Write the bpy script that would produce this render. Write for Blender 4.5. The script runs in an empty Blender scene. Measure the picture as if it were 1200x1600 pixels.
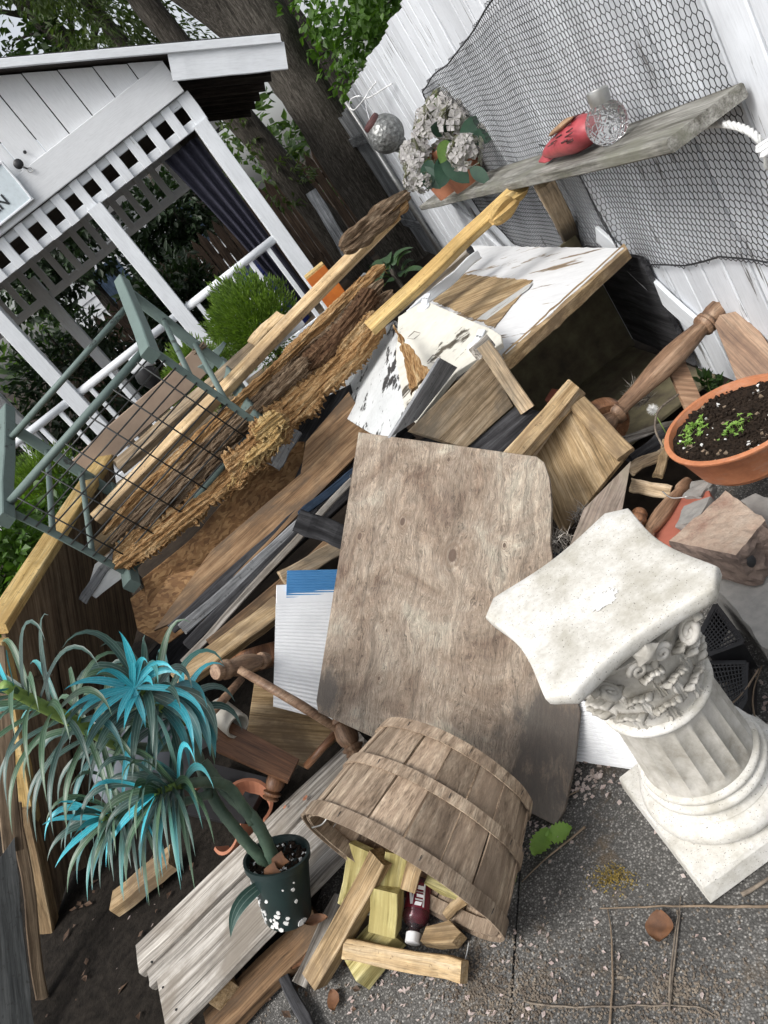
import bpy, math, random
from mathutils import Vector, Matrix, noise
V = Vector
R = random.Random(7)
rad = math.radians
sc = bpy.context.scene
col = sc.collection
# ---------------------------------------------------------------- camera
EYE = 1.55
F_PX = 1200.0
DN = V((1700.0, 2150.0)); LD = DN.length; DN /= LD          # image direction of world "down" (hand-held, rolled phone)
RT = V((DN.y, -DN.x))
TH = math.atan(F_PX / LD)                                    # pitch below the horizon
cF = V((0, math.cos(TH), -math.sin(TH))); cR = V((1, 0, 0)); cD = V((0, -math.sin(TH), -math.cos(TH)))
cX = cR * RT.x + cD * DN.x
cY = -(cR * RT.y + cD * DN.y)
cam = bpy.data.cameras.new('camera'); cam.sensor_fit = 'VERTICAL'; cam.sensor_height = 24; cam.lens = 24 * F_PX / 1600
cam.clip_start = .02; cam.clip_end = 600
co = bpy.data.objects.new('camera', cam); col.objects.link(co)
M = Matrix((cX, cY, -cF)).transposed().to_4x4(); M.translation = (0, 0, EYE); co.matrix_world = M
sc.camera = co
# ---------------------------------------------------------------- sky, sun, exposure
SUN_EL, SUN_AZ = 52, 240                                     # azimuth measured clockwise from +Y
w = bpy.data.worlds.new('World'); sc.world = w; w.use_nodes = True
nt = w.node_tree; nt.nodes.clear()
sky = nt.nodes.new('ShaderNodeTexSky'); sky.sky_type = 'NISHITA'; sky.sun_disc = False
sky.sun_elevation = rad(SUN_EL); sky.sun_rotation = rad(SUN_AZ); sky.air_density = 1.0; sky.dust_density = 4.0; sky.ozone_density = 1.0
hs = nt.nodes.new('ShaderNodeHueSaturation'); hs.inputs['Saturation'].default_value = .28; hs.inputs['Value'].default_value = 1.0
bg = nt.nodes.new('ShaderNodeBackground'); bg.inputs['Strength'].default_value = .132
ow = nt.nodes.new('ShaderNodeOutputWorld')
nt.links.new(sky.outputs[0], hs.inputs['Color']); nt.links.new(hs.outputs[0], bg.inputs[0]); nt.links.new(bg.outputs[0], ow.inputs[0])
sl = bpy.data.lights.new('sun', 'SUN'); sl.energy = 1.5; sl.angle = rad(22); sl.color = (1, .97, .93)
so = bpy.data.objects.new('sun', sl); col.objects.link(so)
sd = V((math.sin(rad(SUN_AZ)) * math.cos(rad(SUN_EL)), math.cos(rad(SUN_AZ)) * math.cos(rad(SUN_EL)), math.sin(rad(SUN_EL))))
so.rotation_euler = sd.to_track_quat('Z', 'Y').to_euler(); so.location = (0, 0, 12)
sc.view_settings.view_transform = 'Standard'; sc.view_settings.look = 'None'
sc.view_settings.exposure = 0.70; sc.view_settings.gamma = 1; sc.view_settings.use_curve_mapping = False
sc.render.resolution_x = 768; sc.render.resolution_y = 1024

# ---------------------------------------------------------------- measuring helpers
def ray(u, v):
    p = V((u - 600.0, v - 800.0)); return cR * p.dot(RT) + cD * p.dot(DN) + cF * F_PX
def P(u, v, y=None, z=None):
    "the point of the place seen at (u, v) that lies at distance y or height z"
    r = ray(u, v); t = (y / r.y) if y is not None else ((z - EYE) / r.z)
    return r * t + V((0, 0, EYE))
def PP(u, v, p0, n):
    r = ray(u, v); e = V((0, 0, EYE)); return e + r * ((V(p0) - e).dot(n) / r.dot(n))
FX0, FK = 1.03, .126                                          # the white fence runs along x = FX0 + FK*y
def FP(u, v, off=0):
    r = ray(u, v); t = (FX0 - off) / (r.x - FK * r.y); return r * t + V((0, 0, EYE))
def FQ(y, z, off=0): return V((FX0 - off + FK * y, y, z))
def SZ(p, px):
    "length in metres of px photo pixels at point p"
    return px * (V(p) - V((0, 0, EYE))).dot(cF) / F_PX
def nz(p, s=1.0): return noise.noise(V(p) * s)

# ---------------------------------------------------------------- object helpers
WM = {}
def tag(o, label=None, cat=None, group=None, kind=None):
    if label: o['label'] = label
    if cat: o['category'] = cat
    if group: o['group'] = group
    if kind: o['kind'] = kind
    return o
def thing(name, loc, label, cat, group=None):
    o = bpy.data.objects.new(name, None); o.empty_display_size = .05; col.objects.link(o)
    o.location = loc; WM[o.name] = Matrix.Translation(V(loc))
    return tag(o, label, cat, group)
def mesh(name, vs, fs, mat, parent=None, M=None, smooth=False, uv=None):
    me = bpy.data.meshes.new(name); me.from_pydata([tuple(v) for v in vs], [], fs)
    if mat is not None:
        for m_ in (mat if isinstance(mat, (list, tuple)) else [mat]): me.materials.append(m_)
    if uv is not None:
        l = me.uv_layers.new(name='UVMap'); buf = [0.0] * (2 * len(me.loops))
        for i, lp in enumerate(me.loops): buf[2*i], buf[2*i+1] = uv[lp.vertex_index]
        l.data.foreach_set('uv', buf)
    if smooth: me.polygons.foreach_set('use_smooth', [True] * len(me.polygons))
    me.update()
    return place(name, me, parent, M)
def place(name, me, parent=None, M=None):
    o = bpy.data.objects.new(name, me); M = M or Matrix.Identity(4)
    col.objects.link(o)
    if parent is not None:
        o.parent = parent; o.matrix_parent_inverse = WM[parent.name].inverted()
    o.matrix_basis = M; WM[o.name] = M.copy()
    return o
def frame(o, x, zh):
    x = V(x).normalized(); z = V(zh); z = z - x * z.dot(x)
    if z.length < 1e-4:
        z = V((0, 1, 0)); z = z - x * z.dot(x)
    z.normalize(); y = z.cross(x)
    m = Matrix((x, y, z)).transposed().to_4x4(); m.translation = V(o); return m
def boardmesh(L, w, t, seg=8, warp=.0025, jag=(0, 0), bev=.004, taper=1.0, bend=0.0, seed=0):
    b = min(bev, w * .3, t * .3); vs = []; fs = []
    prof = [(-w/2+b, -t/2), (w/2-b, -t/2), (w/2, -t/2+b), (w/2, t/2-b), (w/2-b, t/2), (-w/2+b, t/2), (-w/2, t/2-b), (-w/2, -t/2+b)]
    if jag[0] or jag[1]:
        npf = []
        for i in range(8):
            a, c = prof[i], prof[(i+1) % 8]; k = 5 if i in (0, 4) else (2 if i in (2, 6) else 1)
            for j in range(k): npf.append((a[0]+(c[0]-a[0])*j/k, a[1]+(c[1]-a[1])*j/k))
        prof = npf
    n = len(prof); sd_ = V((seed * 7.3, seed * 3.1, 0))
    for i in range(seg + 1):
        s = i / seg; x = s * L
        dy = warp * 2.5 * noise.noise(V((s * 3, .3, 0)) + sd_); dz = warp * 2 * noise.noise(V((s * 3, 9.3, 0)) + sd_) + bend * (4*s*(1-s))
        tp = 1 + (taper - 1) * s
        for k, (y, z) in enumerate(prof):
            xx = x
            if i == 0 and jag[0]: xx += jag[0] * (abs(noise.noise(V((y * 40, z * 60, 3)) + sd_)) * 1.6 - .1)
            if i == seg and jag[1]: xx -= jag[1] * (abs(noise.noise(V((y * 40, z * 60, 8)) + sd_)) * 1.6 - .1)
            q = V((s * 5, y * 9, z * 9)) + sd_
            vs.append((xx, y * tp + dy + warp * noise.noise(q), z * tp + dz + warp * noise.noise(q + V((0, 0, 5)))))
    for i in range(seg):
        for k in range(n):
            a = i * n + k; c = i * n + (k + 1) % n; fs.append((a, c, c + n, a + n))
    fs.append(tuple(range(n - 1, -1, -1))); fs.append(tuple(range(seg * n, seg * n + n)))
    return vs, fs
SEED = [0]
def board(name, p0, p1, w, t, mat, up=None, parent=None, **k):
    "a plank from p0 to p1: w across its wide face (which looks along up), t thick"
    p0 = V(p0); p1 = V(p1); SEED[0] += 1
    if up is None: up = V((0, 0, EYE)) - (p0 + p1) / 2
    vs, fs = boardmesh((p1 - p0).length, w, t, seed=SEED[0], **k)
    return mesh(name, vs, fs, mat, parent, frame(p0, p1 - p0, up))
def sheet(name, pts, th, mat, grain=None, parent=None, jag=0, step=.03, only=None, bev=.0015):
    "a flat polygon cut from sheet material: pts are its corners, coplanar, th its thickness behind them"
    pts = [V(p) for p in pts]; c = sum(pts, V()) / len(pts); n = V()
    for i in range(len(pts)): n += (pts[i] - c).cross(pts[(i+1) % len(pts)] - c)
    n.normalize()
    if n.dot(V((0, 0, EYE)) - c) < 0: n = -n; pts = pts[::-1]
    g = V(grain) if grain is not None else pts[1] - pts[0]
    m = frame(c, g - n * g.dot(n), n); mi = m.inverted(); SEED[0] += 1
    q = []
    for i in range(len(pts)):
        a = mi @ pts[i]; b = mi @ pts[(i+1) % len(pts)]; L = (b - a).length
        k = max(1, int(L / step)) if jag else 1
        e = (b - a).normalized(); o = V((-e.y, e.x, 0))
        for j in range(k):
            p = a + (b - a) * (j / k)
            if jag and j: p = p + o * jag * (abs(noise.noise(V((L * j / k * 22, i * 9.1, SEED[0])))) * 1.5 + .35 * noise.noise(V((L * j / k * 90, i * 3.3, SEED[0]))))
            q.append(V((p.x, p.y, 0)))
    N = len(q); cc = sum(q, V()) / N
    ins = [p + (cc - p).normalized() * bev for p in q]
    vs = [V((p.x, p.y, 0)) for p in ins] + [V((p.x, p.y, -bev)) for p in q] + [V((p.x, p.y, -th)) for p in q]
    fs = [tuple(range(N)), tuple(range(3*N-1, 2*N-1, -1))]
    for i in range(N):
        j = (i + 1) % N; fs += [(i, N+i, N+j, j), (N+i, 2*N+i, 2*N+j, N+j)]
    return mesh(name, vs, fs, mat, parent, m)
def lathemesh(prof, seg=20, fn=None):
    vs = []; fs = []
    for i, (x, r) in enumerate(prof):
        for k in range(seg):
            a = 2 * math.pi * k / seg; rr = r * (fn(x, a) if fn else 1)
            vs.append((x, rr * math.cos(a), rr * math.sin(a)))
    for i in range(len(prof) - 1):
        for k in range(seg):
            a = i * seg + k; b = i * seg + (k + 1) % seg; fs.append((a, b, b + seg, a + seg))
    fs.append(tuple(range(seg - 1, -1, -1))); fs.append(tuple(range((len(prof)-1)*seg, len(prof)*seg)))
    return vs, fs
def lathe(name, prof, p0, p1, mat, parent=None, seg=20, up=(0, 0, 1), fn=None, smooth=True):
    "a turned shape along p0 -> p1; prof = (fraction, radius)"
    p0 = V(p0); p1 = V(p1); L = (p1 - p0).length
    vs, fs = lathemesh([(x * L, r) for x, r in prof], seg, fn)
    o = mesh(name, vs, fs, mat, parent, frame(p0, p1 - p0, up), smooth=smooth)
    if smooth: sharp(o)
    return o
def sharp(o, ang=50):
    me = o.data
    try: me.set_sharp_from_angle(angle=rad(ang))
    except Exception: pass
def tubemesh(pts, r, seg=8, cap=True):
    pts = [V(p) for p in pts]; n = len(pts); rs = r if isinstance(r, (list, tuple)) else [r] * n
    vs = []; fs = []; ref = None
    for i, p in enumerate(pts):
        d = (pts[min(i+1, n-1)] - pts[max(i-1, 0)]).normalized()
        if ref is None: ref = V((0, 0, 1)) if abs(d.z) < .9 else V((1, 0, 0))
        x = (ref - d * ref.dot(d)).normalized(); ref = x; y = d.cross(x)
        for k in range(seg):
            a = 2 * math.pi * k / seg; vs.append(p + (x * math.cos(a) + y * math.sin(a)) * rs[i])
    for i in range(n - 1):
        for k in range(seg):
            a = i*seg+k; b = i*seg+(k+1) % seg; fs.append((a, b, b+seg, a+seg))
    if cap: fs.append(tuple(range(seg-1, -1, -1))); fs.append(tuple(range((n-1)*seg, n*seg)))
    return vs, fs
def tube(name, pts, r, mat, parent=None, seg=8, smooth=True):
    vs, fs = tubemesh(pts, r, seg); return mesh(name, vs, fs, mat, parent, smooth=smooth)
def curve(ctrl, n=12):
    "Catmull-Rom through control points"
    c = [V(p) for p in ctrl]; c = [c[0]*2 - c[1]] + c + [c[-1]*2 - c[-2]]; out = []
    for i in range(1, len(c) - 2):
        for j in range(n):
            t = j / n; a, b, d, e = c[i-1], c[i], c[i+1], c[i+2]
            out.append(.5 * ((2*b) + (-a+d)*t + (2*a-5*b+4*d-e)*t*t + (-a+3*b-3*d+e)*t**3))
    out.append(c[-2]); return out
class MB:
    def __init__(s): s.v = []; s.f = []; s.uv = []; s.mi = []
    def add(s, vs, fs, uv=None, mi=0):
        b = len(s.v); s.v += [tuple(v) for v in vs]; s.f += [tuple(i + b for i in f) for f in fs]; s.mi += [mi] * len(fs)
        s.uv += uv if uv else [(0, 0)] * len(vs)
    def build(s, name, mat, parent=None, smooth=False):
        o = mesh(name, s.v, s.f, mat, parent, smooth=smooth, uv=s.uv)
        if any(s.mi): o.data.polygons.foreach_set('material_index', s.mi)
        return o
def rndv(): return V((R.gauss(0, 1), R.gauss(0, 1), R.gauss(0, 1))).normalized()
# ---------------------------------------------------------------- materials
class NT:
    def __init__(s, name):
        s.m = bpy.data.materials.new(name); s.m.use_nodes = True; s.t = s.m.node_tree; s.t.nodes.clear()
        s.out = s.t.nodes.new('ShaderNodeOutputMaterial'); s.b = s.t.nodes.new('ShaderNodeBsdfPrincipled')
        s.t.links.new(s.b.outputs[0], s.out.inputs[0])
    def put(s, sock, v):
        if isinstance(v, bpy.types.NodeSocket): s.t.links.new(v, sock)
        else:
            if isinstance(v, (tuple, list)) and len(v) == 3 and sock.type == 'RGBA': v = (*v, 1)
            sock.default_value = v
    def n(s, typ, ins=None, out=0, **props):
        nd = s.t.nodes.new('ShaderNode' + typ)
        for k, v in props.items(): setattr(nd, k, v)
        for k, v in (ins or {}).items(): s.put(nd.inputs[k], v)
        return nd.outputs[out]
    def co(s, rnd=True, kind='Object'):
        c = s.n('TexCoord', out={'Object': 3, 'UV': 2, 'Generated': 0}[kind])
        if rnd:
            r = s.n('ObjectInfo', out='Random'); o = s.n('VectorMath', {0: (31.7, 17.3, 23.9), 'Scale': r}, operation='SCALE')
            c = s.n('VectorMath', {0: c, 1: o}, operation='ADD')
        return c
    def map(s, c, sc): return s.n('VectorMath', {0: c, 1: sc}, operation='MULTIPLY')
    def noise(s, c, scale=1, detail=6, rough=.6, dist=0, out=0):
        return s.n('TexNoise', {'Vector': c, 'Scale': scale, 'Detail': detail, 'Roughness': rough, 'Distortion': dist}, out)
    def ramp(s, f, stops):
        nd = s.t.nodes.new('ShaderNodeValToRGB'); s.put(nd.inputs[0], f); e = nd.color_ramp.elements
        while len(e) < len(stops): e.new(.5)
        for i, (p, c) in enumerate(stops):
            e[i].position = p; e[i].color = (*c, 1) if isinstance(c, (tuple, list)) else (c, c, c, 1)
        return nd.outputs[0]
    def mix(s, f, a, b, mode='MIX'):
        nd = s.t.nodes.new('ShaderNodeMix'); nd.data_type = 'RGBA'; nd.blend_type = mode
        s.put(nd.inputs[0], f); s.put(nd.inputs[6], a); s.put(nd.inputs[7], b); return nd.outputs[2]
    def math(s, op, a, b=0.0, c=None):
        nd = s.t.nodes.new('ShaderNodeMath'); nd.operation = op; s.put(nd.inputs[0], a); s.put(nd.inputs[1], b)
        if c is not None: s.put(nd.inputs[2], c)
        return nd.outputs[0]
    def bump(s, h, strength=.3, dist=.01): s.put(s.b.inputs['Normal'], s.n('Bump', {'Height': h, 'Strength': strength, 'Distance': dist}))
    def set(s, **k):
        for a, v in k.items(): s.put(s.b.inputs[a.replace('_', ' ')], v)
        return s.m
def wood(name, dark, mid, light, sx=1.6, sy=26, crack=.5, stain=None, knots=0, rough=.82, vary=.25, bump=.35, spots=0):
    n = NT(name); c = n.co()
    if knots:
        kc = n.map(c, (1.6, knots, .6)); d = n.n('TexVoronoi', {'Vector': kc, 'Scale': 1.9, 'Randomness': .9}, out='Distance', voronoi_dimensions='2D')
        k = n.math('POWER', n.math('SUBTRACT', 1.0, n.math('MINIMUM', d, 1.0)), 7.0)
        sh = n.n('CombineXYZ', {'Y': n.math('MULTIPLY', k, .05)}); c2 = n.n('VectorMath', {0: c, 1: sh}, operation='ADD')
    else: c2 = c
    wob = n.noise(n.map(c, (2.2, 5, 5)), 1.5, 3); wv = n.n('CombineXYZ', {'Y': n.math('MULTIPLY', n.math('SUBTRACT', wob, .5), .022)})
    c2 = n.n('VectorMath', {0: c2, 1: wv}, operation='ADD')
    g = n.noise(n.map(c2, (sx, sy, sy)), 2.0, 8, .65, .2)
    base = n.ramp(g, [(.37, dark), (.5, mid), (.63, light)])
    fine = n.noise(n.map(c2, (sx * 3, sy * 6, sy * 6)), 2.0, 4, .7)
    base = n.mix(.8, base, n.ramp(fine, [(.32, .38), (.5, .92), (.72, 1.3)]), 'MULTIPLY')
    gr = n.noise(c, 4.5, 9, .72); base = n.mix(.8, base, n.ramp(gr, [(.33, .5), (.5, .95), (.66, 1.18)]), 'MULTIPLY')
    if crack:
        cr = n.noise(n.map(c2, (sx * .8, sy * 2.2, sy * 2.2)), 1.4, 5, .6); cm = n.ramp(cr, [(.33, 1), (.39, 0)])
        base = n.mix(n.math('MULTIPLY', cm, crack), base, tuple(x * .25 for x in dark))
    if knots:
        rg = n.math('SINE', n.math('MULTIPLY', d, 75.0))
        km = n.math('MULTIPLY', n.ramp(d, [(.07, 1), (.17, 0)]), n.math('MULTIPLY_ADD', rg, .25, .45))
        base = n.mix(km, base, tuple(x * .6 for x in dark)); base = n.mix(n.ramp(d, [(.025, 1), (.04, 0)]), base, tuple(x * .3 for x in dark))
    if stain:
        st = n.noise(n.map(c, (1, 1.6, 1.6)), 3.2, 7, .65, .5); base = n.mix(n.ramp(st, [(.48, 0), (.62, .8)]), base, stain)
    if spots:
        sp = n.noise(c, 60, 3, .6); base = n.mix(n.math('MULTIPLY', n.ramp(sp, [(.62, 0), (.68, 1)]), spots), base, (.02, .018, .015))
    r = n.n('ObjectInfo', out='Random'); base = n.mix(1.0, base, n.ramp(r, [(0, 1 - vary), (1, 1 + vary)]), 'MULTIPLY')
    n.bump(n.math('ADD', g, n.math('MULTIPLY', fine, .6)), bump, .006)
    return n.set(Base_Color=base, Roughness=rough, Specular_IOR_Level=.22 if rough > .7 else .45)
def peel(name, white, under, amount=.5, sx=2, sy=22, dirt=.25, grooves=True, vary=.06, under2=None):
    n = NT(name); c = n.co()
    g = n.noise(n.map(c, (sx, sy, sy)), 2, 8, .65, .3); lo = n.noise(n.map(c, (1.2, 2.5, 2.5)), 2.2, 5)
    m = n.math('ADD', n.math('MULTIPLY', g, .62), n.math('MULTIPLY', lo, .38))
    mask = n.ramp(m, [(amount - .012, 0), (amount + .012, 1)])
    und = n.ramp(n.noise(n.map(c, (sx * 2, sy * 3, sy * 3)), 2, 5), [(.3, tuple(x * .45 for x in under)), (.7, under2 or under)])
    dn = n.noise(n.map(c, (1, 2, 2)), 3.5, 8, .7); wh = n.mix(n.math('MULTIPLY', n.ramp(dn, [(.4, 0), (.75, 1)]), dirt), white, tuple(x * .5 for x in white))
    fl = n.noise(n.map(c, (sx * 5, sy * 4, sy * 4)), 2, 3); wh = n.mix(.25, wh, n.ramp(fl, [(.3, .6), (.55, 1.0)]), 'MULTIPLY')
    base = n.mix(mask, wh, und); r = n.n('ObjectInfo', out='Random'); base = n.mix(1.0, base, n.ramp(r, [(0, 1 - vary), (1, 1)]), 'MULTIPLY')
    n.bump(n.math('SUBTRACT', n.math('MULTIPLY', g, .8 if grooves else .3), n.math('MULTIPLY', mask, .5)), .35, .004)
    return n.set(Base_Color=base, Roughness=.62)
def plain(name, c1, c2=None, scale=12, rough=.6, bump=.1, metal=0, detail=6, vary=0, **k):
    n = NT(name); c = n.co(); f = n.noise(c, scale, detail, .65); c2 = c2 or tuple(x * .75 for x in c1)
    base = n.ramp(f, [(.32, c2), (.68, c1)])
    if vary: base = n.mix(1.0, base, n.ramp(n.n('ObjectInfo', out='Random'), [(0, 1 - vary), (1, 1 + vary)]), 'MULTIPLY')
    if bump: n.bump(f, bump, .01)
    return n.set(Base_Color=base, Roughness=rough, Metallic=metal, **k)
def leafy(name, c1, c2, rough=.5, trans=.25, scale=3, **k):
    n = NT(name); f = n.noise(n.co(False), scale, 5, .7); base = n.ramp(f, [(.35, c2), (.65, c1)])
    base = n.mix(.5, base, n.ramp(n.n('TexWhiteNoise', {'Vector': n.n('NewGeometry', out='Position')}, noise_dimensions='3D'), [(0, .75), (1, 1.25)]), 'MULTIPLY')
    n.set(Base_Color=base, Roughness=rough, **k)
    tr = n.n('BsdfTranslucent', {'Color': n.mix(1.0, base, (1.3, 1.5, .6), 'MULTIPLY')})
    mx = n.t.nodes.new('ShaderNodeMixShader'); mx.inputs[0].default_value = trans
    n.t.links.new(n.b.outputs[0], mx.inputs[1]); n.t.links.new(tr, mx.inputs[2]); n.t.links.new(mx.outputs[0], n.out.inputs[0])
    return n.m
m_fence = peel('fence_paint', (.76, .79, .83), (.25, .245, .24), .598, 1.4, 20, .4, vary=.2)
m_fence_grey = wood('fence_grey', (.10, .105, .11), (.21, .22, .23), (.34, .35, .36), crack=.6)
m_white = peel('gazebo_white', (.74, .77, .80), (.42, .42, .40), .655, 1.2, 14, .3, vary=.08)
m_siding = peel('siding_white', (.74, .76, .78), (.45, .45, .44), .65, 1.5, 30, .2)
m_sign = peel('sign_paint', (.62, .70, .74), (.55, .60, .62), .62, 3, 5, .2, grooves=False)
m_shingle = plain('shingle', (.06, .06, .06), (.03, .03, .03), 40, .9, .4)
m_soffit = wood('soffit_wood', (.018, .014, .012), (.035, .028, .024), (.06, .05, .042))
m_curtain = plain('curtain_navy', (.030, .030, .050), (.018, .018, .032), 30, .8, .1)
m_black = plain('black_plastic', (.018, .018, .02), (.01, .01, .011), 30, .45, .1)
m_net = plain('netting_plastic', (.02, .021, .024), (.012, .012, .014), 30, .5, 0)
m_letter = plain('letter_ink', (.02, .025, .03), None, 20, .6, 0)
m_grey_wood = wood('grey_weathered_wood', (.12, .105, .09), (.33, .305, .27), (.54, .51, .465), .8, 24, 1.0, stain=(.19, .165, .135))
m_shelf = wood('shelf_wood', (.095, .09, .075), (.195, .19, .17), (.31, .305, .28), 1.2, 18, .6, stain=(.14, .14, .11))
m_pine = wood('pine_fresh', (.42, .28, .14), (.60, .44, .25), (.70, .55, .36), 1.2, 22, .35, stain=(.34, .24, .14), vary=.1, bump=.2, spots=.5)
m_pine_yellow = wood('pine_yellow', (.42, .28, .10), (.57, .40, .165), (.68, .52, .26), 1.0, 18, .15, stain=(.40, .26, .10), vary=.06, bump=.15, spots=.4)
m_pine_old = wood('pine_old', (.24, .16, .08), (.42, .30, .165), (.56, .425, .26), 1.3, 24, .5, stain=(.17, .12, .075), vary=.15)
m_pine_grey = wood('pine_greyed', (.24, .175, .105), (.41, .31, .20), (.55, .44, .31), 1.3, 26, .55, stain=(.17, .145, .11))
m_pine_dark = wood('pine_dark', (.13, .085, .045), (.24, .165, .09), (.33, .245, .145), 1.3, 24, .5)
m_treated = wood('treated_wood', (.20, .165, .055), (.42, .37, .16), (.56, .51, .27), .7, 24, .4, stain=(.30, .25, .10), vary=.15, bump=.2)
m_ply = wood('weathered_plywood', (.235, .18, .14), (.34, .275, .225), (.46, .385, .325), .9, 15, .35, knots=2.6, stain=(.27, .235, .175), vary=.05)
def plysheet(name, knots, moulds):
    n = NT(name); c = n.n('TexCoord', out=3); xy = n.map(c, (1, 1, 0)); kd = None; kr = None
    for (x, y, r) in knots:
        d = n.n('VectorMath', {0: n.map(n.n('VectorMath', {0: xy, 1: (x, y, 0)}, operation='SUBTRACT'), (.62, 1, 0))}, out='Value', operation='LENGTH'); d = n.math('DIVIDE', d, r)
        kd = d if kd is None else n.math('MINIMUM', kd, d)
    pull = n.n('CombineXYZ', {'Y': n.math('MULTIPLY', n.math('POWER', n.math('MAXIMUM', n.math('SUBTRACT', 1.0, n.math('MULTIPLY', kd, .16)), 0.0), 3.0), .035)})
    c2 = n.n('VectorMath', {0: c, 1: pull}, operation='ADD'); wob = n.noise(n.map(c, (3, 6, 1)), 1.6, 5, .6); c2 = n.n('VectorMath', {0: c2, 1: n.n('CombineXYZ', {'Y': n.math('MULTIPLY', wob, .11)})}, operation='ADD')
    ring = n.noise(n.map(c2, (1.1, 30, 1)), 1.6, 3, .5); fib = n.noise(n.map(c2, (14, 260, 1)), 1.5, 5, .7); fib2 = n.noise(n.map(c, (30, 420, 1)), 1.0, 3, .7)
    bl = n.noise(c, 4.2, 9, .72, .6); bl2 = n.noise(n.map(c, (1, 2, 1)), 9, 8, .75, .4)
    base = n.ramp(bl, [(.34, (.155, .105, .074)), (.44, (.26, .20, .148)), (.54, (.35, .287, .222)), (.62, (.41, .365, .29)), (.7, (.30, .275, .195))])
    base = n.mix(.85, base, n.ramp(ring, [(.36, .62), (.47, .95), (.53, .86), (.64, 1.16)]), 'MULTIPLY'); base = n.mix(n.ramp(bl2, [(.52, 0), (.66, .45)]), base, (.19, .145, .115))
    base = n.mix(.9, base, n.ramp(fib, [(.36, .40), (.5, .95), (.64, 1.32)]), 'MULTIPLY'); base = n.mix(.5, base, n.ramp(fib2, [(.36, .5), (.6, 1.15)]), 'MULTIPLY')
    cr = n.noise(n.map(c2, (2.0, 170, 1)), 1.1, 4, .6); base = n.mix(n.ramp(cr, [(.29, .75), (.34, 0)]), base, (.055, .042, .034))
    sn_ = n.math('MULTIPLY_ADD', n.math('SINE', n.math('MULTIPLY', n.math('ADD', kd, n.math('MULTIPLY', bl2, 1.2)), 6.5)), .5, .5)
    base = n.mix(n.math('MULTIPLY', n.math('MULTIPLY', sn_, n.ramp(n.math('MULTIPLY', kd, .1), [(.12, .6), (.36, 0)])), 1.0), base, (.15, .098, .066)); base = n.mix(n.ramp(kd, [(.8, .9), (1.0, 0)]), base, (.10, .068, .05)); 
    for (x, y, r) in moulds:
        d = n.n('VectorMath', {0: n.n('VectorMath', {0: xy, 1: (x, y, 0)}, operation='SUBTRACT')}, out='Value', operation='LENGTH'); mk = n.math('ADD', n.math('DIVIDE', d, r), n.math('MULTIPLY', n.math('SUBTRACT', bl2, .5), 2.2))
        base = n.mix(n.ramp(mk, [(.45, .85), (1.0, 0)]), base, (.085, .075, .066))
    n.bump(n.math('ADD', fib, n.math('ADD', n.math('MULTIPLY', cr, .8), n.math('MULTIPLY', bl2, .5))), .45, .005); return n.set(Base_Color=base, Roughness=.85)
m_ply_brown = wood('brown_plywood', (.10, .06, .033), (.19, .115, .062), (.28, .185, .105), 1.0, 16, .45, stain=(.09, .065, .045), vary=.1)
m_binply = wood('bin_plywood', (.10, .07, .045), (.20, .145, .095), (.30, .225, .15), 1.0, 20, .4, vary=.08)
m_cham = wood('stained_wood', (.10, .045, .022), (.19, .088, .042), (.27, .135, .07), 1.2, 16, .2, rough=.45, vary=.12, bump=.1)
m_cham2 = wood('worn_turned_wood', (.15, .085, .05), (.25, .15, .09), (.36, .24, .155), 1.2, 16, .3, rough=.55, vary=.1, bump=.12)
m_chip = wood('basket_wood', (.20, .145, .10), (.35, .265, .19), (.50, .40, .295), 1.2, 24, .5, stain=(.22, .165, .12), vary=.3)
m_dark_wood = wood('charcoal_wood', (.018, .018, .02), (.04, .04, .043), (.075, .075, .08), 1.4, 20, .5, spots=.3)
m_slate = wood('grey_painted_wood', (.12, .122, .125), (.20, .205, .21), (.28, .285, .29), .9, 12, .3, spots=.5)
m_slate_shaded = wood('slate_panel_shaded', (.03, .032, .032), (.055, .058, .057), (.085, .088, .086), .9, 12, .3, spots=.4)  # slate colour darkened to put the dim corner's shade into it
m_old_white = peel('old_white_board', (.56, .57, .56), (.30, .20, .11), .54, 2, 16, .6, vary=.1, under2=(.22, .16, .10))
m_table = peel('white_painted_plywood', (.74, .75, .76), (.24, .19, .14), .57, 1.0, 11, .35, under2=(.34, .25, .16))
m_door = peel('cream_door', (.68, .66, .58), (.10, .085, .06), .585, 2.2, 6, .45, grooves=False)
m_wboard = peel('spotted_white_board', (.60, .62, .62), (.05, .05, .05), .555, 5, 12, .5, grooves=False)
m_blue = plain('blue_plastic', (.085, .27, .52), (.06, .21, .43), 10, .5, .05)
m_blue_wood = wood('blue_painted_wood', (.02, .035, .06), (.035, .06, .10), (.06, .09, .14), 1, 14, .4)
m_corr = plain('white_plastic', (.80, .81, .82), (.68, .69, .70), 9, .4, .03)
m_orange = plain('orange_paint', (.55, .16, .02), (.40, .10, .015), 12, .5, .1)
m_green_paint = peel('green_metal_paint', (.125, .175, .160), (.05, .06, .055), .60, 6, 9, .4, grooves=False)
m_wire = plain('dark_wire', (.045, .05, .05), (.03, .03, .03), 50, .5, .1, metal=.4)
m_cream_wire = plain('white_wire', (.75, .76, .76), None, 30, .4, 0)
m_rope = plain('white_rope', (.66, .67, .66), (.48, .48, .46), 120, .8, .4)
m_tan = plain('tan_board', (.30, .225, .165), (.23, .165, .12), 8, .75, .1)
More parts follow.
